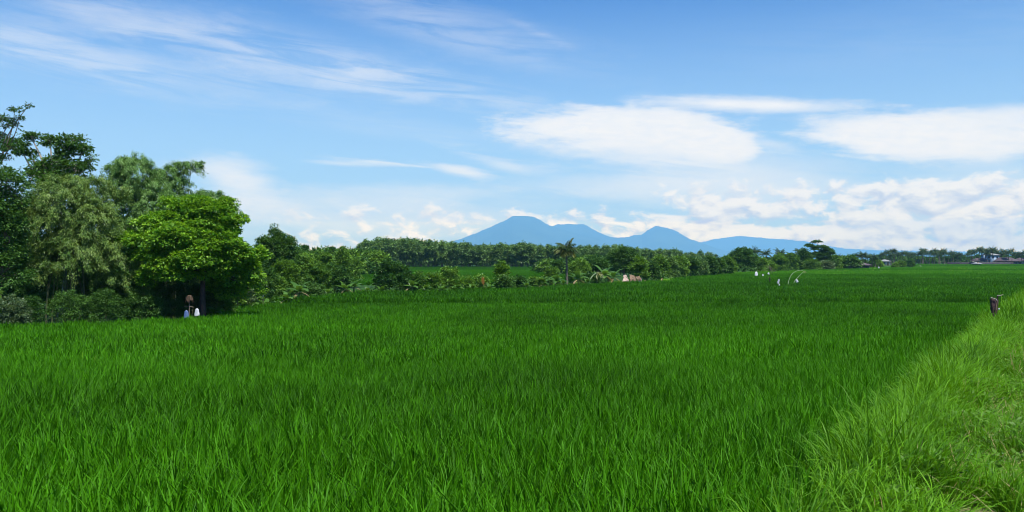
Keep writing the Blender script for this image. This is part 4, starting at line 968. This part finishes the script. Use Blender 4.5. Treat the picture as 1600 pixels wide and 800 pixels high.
sack_on_stick('little pale sack on a stick next right of the round white one', 1192, 429.5, 124, 2.6, 3.2, 4)
sack_on_stick('tiny white sack on a stick nearest the foot of the bare twiggy tree', 1199.5, 427, 130, 3.0, 3.0, 5, tilt=.3)
sack_on_stick('tall white-and-grey sack on a leaning stick in the middle of the paddy', 1214.5, 439.5, 92, 3.2, 7.0, 6, tilt=.25)
sack_on_stick('small grey sack low in the rice under the tall one', 1217.6, 444.8, 90, 2.6, 3.0, 7)
sack_on_stick('white sack on a stick at the foot of the second arched pole', 1247.3, 438.5, 96, 4.0, 5.0, 8, tilt=-.35)
sack_on_stick('small white sack at the edge of the mauve-roofed grove', 1373, 417.8, 262, 2.4, 2.4, 9)
# scarecrow with thatched cap, blue sack
M['shadethatch'] = plainmat('shaded_brown_thatch', (.035,.022,.014), (.11,.07,.042), 22, stretch=(1, 1, .12), bump=.8)  # cap thatch darkened: the tree's shade is put into its colour
def scarecrow():
    D = 41.6; b = G(296, D); k = D/F; root = thing('scarecrow', 'scarecrow with brown thatched cap and blue sack in the shade of the bright tree', 'scarecrow', b)
    zt = P(296, 461, D)[2]-b[2]
    m_ = MB(); tube(m_, [(0, 0, -.2), (0, 0, zt*.96)], [.03, .025], 7); m_.build('pole', M['wood'], root)
    m_ = MB(); tube(m_, bez((-.24, 0, zt*.66), (.24, 0, zt*.63), sag=(0, 0, .02), n=5), [.018]*5, 6); m_.build('arm', M['wood'], root)
    q = np.random.RandomState(5); m_ = MB(); n, kk = 20, 5; t = np.linspace(0, 1, kk); a_ = np.arange(n)*2*math.pi/n
    rr_ = (.05 + .13*t[:, None]**.5)*(1+.08*q.normal(0, 1, (kk, n))); v = np.stack([rr_*np.cos(a_), rr_*np.sin(a_), zt - .26*t[:, None]**2.2 + 0*rr_], -1).reshape(-1, 3)
    i = np.arange(kk-1)[:, None]*n; j = np.arange(n)[None]; m_.add(v, np.stack([i+j, i+n+j, i+n+(j+1) % n, i+(j+1) % n], -1).reshape(-1, 4))
    hangs = 60; az = q.uniform(0, 6.28, hangs); cb = np.stack([.165*np.cos(az), .165*np.sin(az), np.full(hangs, zt-.18)], -1)
    leaves(m_, cb, np.stack([np.cos(az)*.25, np.sin(az)*.25, -1+0*az], -1), np.stack([np.cos(az), np.sin(az), .2+0*az], -1), q.uniform(.12, .26, hangs), np.full(hangs, .03), .5)
    m_.build('cap', M['shadethatch'], root)
    o = bag_mesh(.30, .42, q).build('sack', M['blueplastic'], root, smooth=True); o.location = (-.16, 0, zt*.30)
    m_ = MB(); tube(m_, [(-.16, 0, -.2), (-.16, 0, zt*.30+.40)], [.015, .015], 6); m_.build('stick', M['wood'], root)
scarecrow()
# brown post, two arched poles
b = G(1202.5, 110); r_ = thing('post', 'dark brown wooden post standing in the paddy left of the tall sack', 'post', b)
m_ = MB(); zt = P(1202, 432.5, 110)[2]-b[2]; tube(m_, bez((0, 0, -.3), (.03, 0, zt), n=5), [.075, .08, .07, .075, .06], 9); m_.build('shaft', M['darkwood'], r_, smooth=True)
m_ = MB(); tube(m_, [(-.10, 0, zt*.83), (.14, 0, zt*.86)], [.02, .02], 6); m_.build('crosspiece', M['wood'], r_)
def arched_pole(label, pts_px, D, r0):
    b = G(pts_px[0][0], D); root = thing('arched_pole', label, 'pole', b, 'arched bamboo poles in the paddy')
    p = np.array([P(x, y, D)-b for x, y in pts_px]); p = np.concatenate([[[p[0][0]-.1, 0, -.3]], p]); t = np.linspace(0, 1, len(p)); tt_ = np.linspace(0, 1, 26)
    pp_ = np.stack([np.interp(tt_, t, p[:, i]) for i in range(3)], -1)
    for _ in range(3): pp_[1:-1] = (pp_[:-2]+2*pp_[1:-1]+pp_[2:])/4
    m_ = MB(); tube(m_, pp_, np.linspace(r0, r0*.35, 26), 6); m_.build('cane', M['canepale'], root, smooth=True)
    m_ = MB(); q = np.random.RandomState(int(D)); leaves(m_, pp_[[-1, -1, -2]], np.array([[.6, 0, -.6], [.2, 0, -1], [.4, .1, -.7]]), np.array([[0, 1., 0]]*3), np.array([.4, .35, .3]), np.array([.03]*3), .7); m_.build('streamer', M['dry'], root)
arched_pole('long pale pole bowed over in a wide arch above the paddy', [(1231.5,441),(1233.5,435),(1236.5,429),(1241,425),(1247,422.5),(1252,422),(1255.5,423.5)], 96, .034)
arched_pole('shorter pale pole slanting up to meet the tip of the arched one', [(1240.5,440),(1244,436),(1249,431),(1253,427),(1257,423)], 95, .032)
for a in [([(1433,419.5),(1434.5,416),(1437,414)], 300, 'thin pale pole leaning in the distant plots'), ([(1438,414),(1440,416.5),(1439,419)], 301, 'second thin pole bent beside the leaning one in the distant plots'), ([(1475,413),(1477,410.5),(1480,411.5)], 400, 'faint thin pole before the long row of palms')]:
    arched_pole(a[2], a[0], a[1], .06)
# dark forked stump wrapped in sacking on the bank edge
M['wrap'] = plainmat('dark_purple_sacking', (.035,.018,.022), (.10,.055,.055), 18, bump=.8)
def stump():
    D = 19.6; b = G(1553, D); base = P(1553, 490, D); root = thing('forked_stump', 'dark forked wooden stump with a white knob standing on the grassy bank edge', 'stump', tuple(base))
    k = D/F
    def L_(pts, r, mk, nm, n=8):
        m_ = MB(); p = np.array([((x-1553)*k, dy, (490-y)*k) for x, y, dy in pts]); t = np.linspace(0, 1, len(p)); tt_ = np.linspace(0, 1, 10)
        pp_ = np.stack([np.interp(tt_, t, p[:, i]) for i in range(3)], -1) + np.random.RandomState(len(pts)+int(r[0]*1e4)).normal(0, .004, (10, 3)); tube(m_, pp_, np.interp(tt_, [0, 1], r), n); return m_.build(nm, M[mk], root, smooth=True)
    L_([(1551.5,500,0),(1550,478,0),(1549,466.5,.01)], (.040, .034), 'darkwood', 'post'); L_([(1556.5,500,.02),(1557,480,.02),(1558,468,.02)], (.045, .035), 'darkwood', 'post')
    m_ = MB(); q = np.random.RandomState(6); sm_ = bag_mesh(.15, .26, q); wr = sm_.build('wrap', M['wrap'], root, smooth=True); wr.location = ((1552.5-1553)*k, 0, (490-484)*k)
    L_([(1557.5,470,.02),(1559.5,462,.01)], (.022, .014), 'darkwood', 'branch'); L_([(1559,461.6,0),(1563,461.8,0),(1567,460.4,0)], (.014, .006), 'palebark', 'twig')
    L_([(1547,465.3,-.04),(1551,466.2,-.06),(1555.5,469.2,-.06)], (.012, .012), 'palebark', 'twig'); L_([(1555.5,469,-.06),(1554,480,-.06),(1553.5,490,-.06)], (.010, .008), 'thatch', 'twig')
    m_ = MB(); n, kk = 12, 7; a_ = np.arange(n)*2*math.pi/n; t = np.linspace(0, math.pi, kk); v = np.stack([np.sin(t)[:, None]*np.cos(a_), np.sin(t)[:, None]*np.sin(a_), np.cos(t)[:, None]*1.1 + 0*a_[None]], -1)*.021
    i = np.arange(kk-1)[:, None]*n; j = np.arange(n)[None]; m_.add(v.reshape(-1, 3)+np.array([(1558-1553)*k, -.07, (490-482.5)*k]), np.stack([i+j, i+n+j, i+n+(j+1) % n, i+(j+1) % n], -1).reshape(-1, 4)); m_.build('knob', M['plastic'], root, smooth=True)
stump()
# broken thatched shelter
def shelter():
    D = 108; b = G(986, D); k = D/F; root = thing('thatched_shelter', 'broken field shelter of bleached thatch sagging on crooked poles before the lime tree', 'shelter', b)
    q = np.random.RandomState(4)
    for x, lean_ in ((-1.0, .25), (-.55, -.12), (.2, .1), (.75, -.1), (1.15, .3)):
        m_ = MB(); h = 1.25 if x < 0 else 1.0; tube(m_, bez((x, q.uniform(-.5, .4), -.2), (x+lean_, q.uniform(-.3, .3), h), n=5), [.035]*5, 6); m_.build('pole', M['palebark'], root)
    def sheet(p00, p10, p11, p01, mk, nm, rag):
        m_ = MB(); n = 11; u, v = np.meshgrid(np.linspace(0, 1, n), np.linspace(0, 1, n), indexing='ij'); c = [np.array(p, float) for p in (p00, p10, p11, p01)]
        p = (c[0]*((1-u)*(1-v))[..., None] + c[1]*(u*(1-v))[..., None] + c[2]*(u*v)[..., None] + c[3]*((1-u)*v)[..., None]); p += q.normal(0, .035, p.shape); p[..., 2] -= .16*np.sin(np.pi*u)*np.sin(np.pi*v)
        i = np.arange(n-1)[:, None]*n; j = np.arange(n-1)[None]; f = np.stack([i+j, i+n+j, i+n+j+1, i+j+1], -1).reshape(-1, 4); m_.add(p.reshape(-1, 3), f); m_.add(p.reshape(-1, 3)-np.array([0, 0, .05]), f[:, ::-1])
        e = p[:, 0]; e = np.repeat(e, rag, 0)+q.normal(0, .03, (n*rag, 3)); leaves(m_, e, np.stack([q.normal(0, .2, len(e)), q.normal(-.2, .15, len(e)), -np.ones(len(e))], -1), np.array([[0, 1., .2]])+0*e, q.uniform(.12, .35, len(e)), np.full(len(e), .06), .5)
        return m_.build(nm, M[mk], root)
    sheet((-1.30, -.9, .55), (-.45, -.8, .75), (-.55, .3, 1.40), (-.9, .2, 1.45), 'palethatch', 'roof', 3)
    sheet((-.25, -.8, .80), (.55, -.7, .85), (.45, .3, 1.35), (-.2, .3, 1.5), 'thatch', 'roof', 3)
    sheet((.6, -.8, .95), (1.25, -.7, .90), (1.2, .3, 1.25), (.6, .3, 1.2), 'thatch', 'roof', 3)
    o = bag_mesh(.4, .45, q).build('hanging_sack', M['blueplastic'], root, smooth=True); o.location = (1.0, -.1, .25)
shelter()
# houses and sheds
def house(label, px, D, w_, dpt, hw, hr, roofm, wallm, storeys=1, nwin=3, group=None, rz=0.0, name='house', zoff=0.0):
    b = G(px, D); b[2] += zoff; root = thing(name, label, 'house' if name == 'house' else 'shed', b, group); root.rotation_euler = (0, 0, rz)
    m_ = MB(); box(m_, (0, 0, hw/2-.1), (w_, dpt, hw+.2)); wl = m_.build('wall', M[wallm], root)
    ov = .6; x, y = w_/2+ov, dpt/2+ov; z0, z1 = hw+.01, hw+hr; ri = max(w_/2-dpt*.45, .4)
    m_ = MB(); v = [(-x,-y,z0),(x,-y,z0),(x,y,z0),(-x,y,z0),(-ri,0,z1),(ri,0,z1)]; v2 = [(a_, b_, c-.12) for a_, b_, c in v[:4]]
    m_.add(v+v2, [(0,1,5,4),(2,3,4,5),(1,2,5,5),(3,0,4,4),(6,7,1,0),(7,8,2,1),(8,9,3,2),(9,6,0,3),(9,8,7,6)]); m_.build('roof', M[roofm], root)
    for s_ in range(storeys):
        for i in range(nwin):
            cx = (i+.5)/nwin*w_ - w_/2; cz = s_*(hw/storeys)+hw/storeys*.55
            if s_ == 0 and i == nwin//2:
                m_ = MB(); box(m_, (cx, -dpt/2-.03, 1.0), (.95, .08, 2.0)); m_.build('door', M['wood'], root); continue
            m_ = MB(); box(m_, (cx, -dpt/2-.03, cz), (1.15, .08, 1.15)); wi = m_.build('window', M['whiteroof'], root)
            m_ = MB(); box(m_, (cx, -dpt/2-.075, cz), (.95, .02, .95)); m_.build('pane', M['glass'], wi)
    return root
house('low shed with a mauve-brown tiled roof under the near palm grove', 1344, 268, 4.6, 4, 1.6, 1.0, 'rooftile', 'darkwall', nwin=3, name='shed')
house('small pale-roofed shed left of the mauve-roofed one', 1334, 272, 3.2, 3, 1.2, .6, 'thatch', 'darkwall', nwin=1, name='shed')
house('white-roofed hut glimpsed through the palms above the lime bush', 1382, 455, 4.2, 4, 2.4, 1.0, 'whiteroof', 'plaster', nwin=2, name='shed')
house('two-storey pale blue house among the far palms', 1547, 478, 7.5, 6, 6.0, 1.1, 'whiteroof', 'blueplaster', storeys=2, nwin=3)
house('low house with mauve roof left of the blue house', 1531, 472, 8, 5, 2.6, 1.7, 'rooftile', 'plaster', nwin=3)
house('long mauve-roofed house right of the blue house', 1571, 474, 12, 6, 2.4, 2.2, 'rooftile', 'darkwall', nwin=4)
house('mauve-roofed house at the end of the village', 1596, 476, 8, 6, 2.4, 2.0, 'rooftile', 'plaster', nwin=3)
house('little field hut with a pale lean roof standing in the rice before the village', 1526, 425, 3.0, 2.6, 1.2, .8, 'whiteroof', 'darkwall', nwin=1, name='shed')
b = G(1548, 462); r_ = thing('boundary_wall', 'long dark block wall between the rice and the village', 'wall', b)
m_ = MB(); box(m_, (-6, 0, .75), (38, .2, 1.9)); m_.build('wall_face', M['darkwall'], r_); m_ = MB(); box(m_, (-6, 0, 1.75), (38.3, .34, .1)); m_.build('coping', M['plaster'], r_)
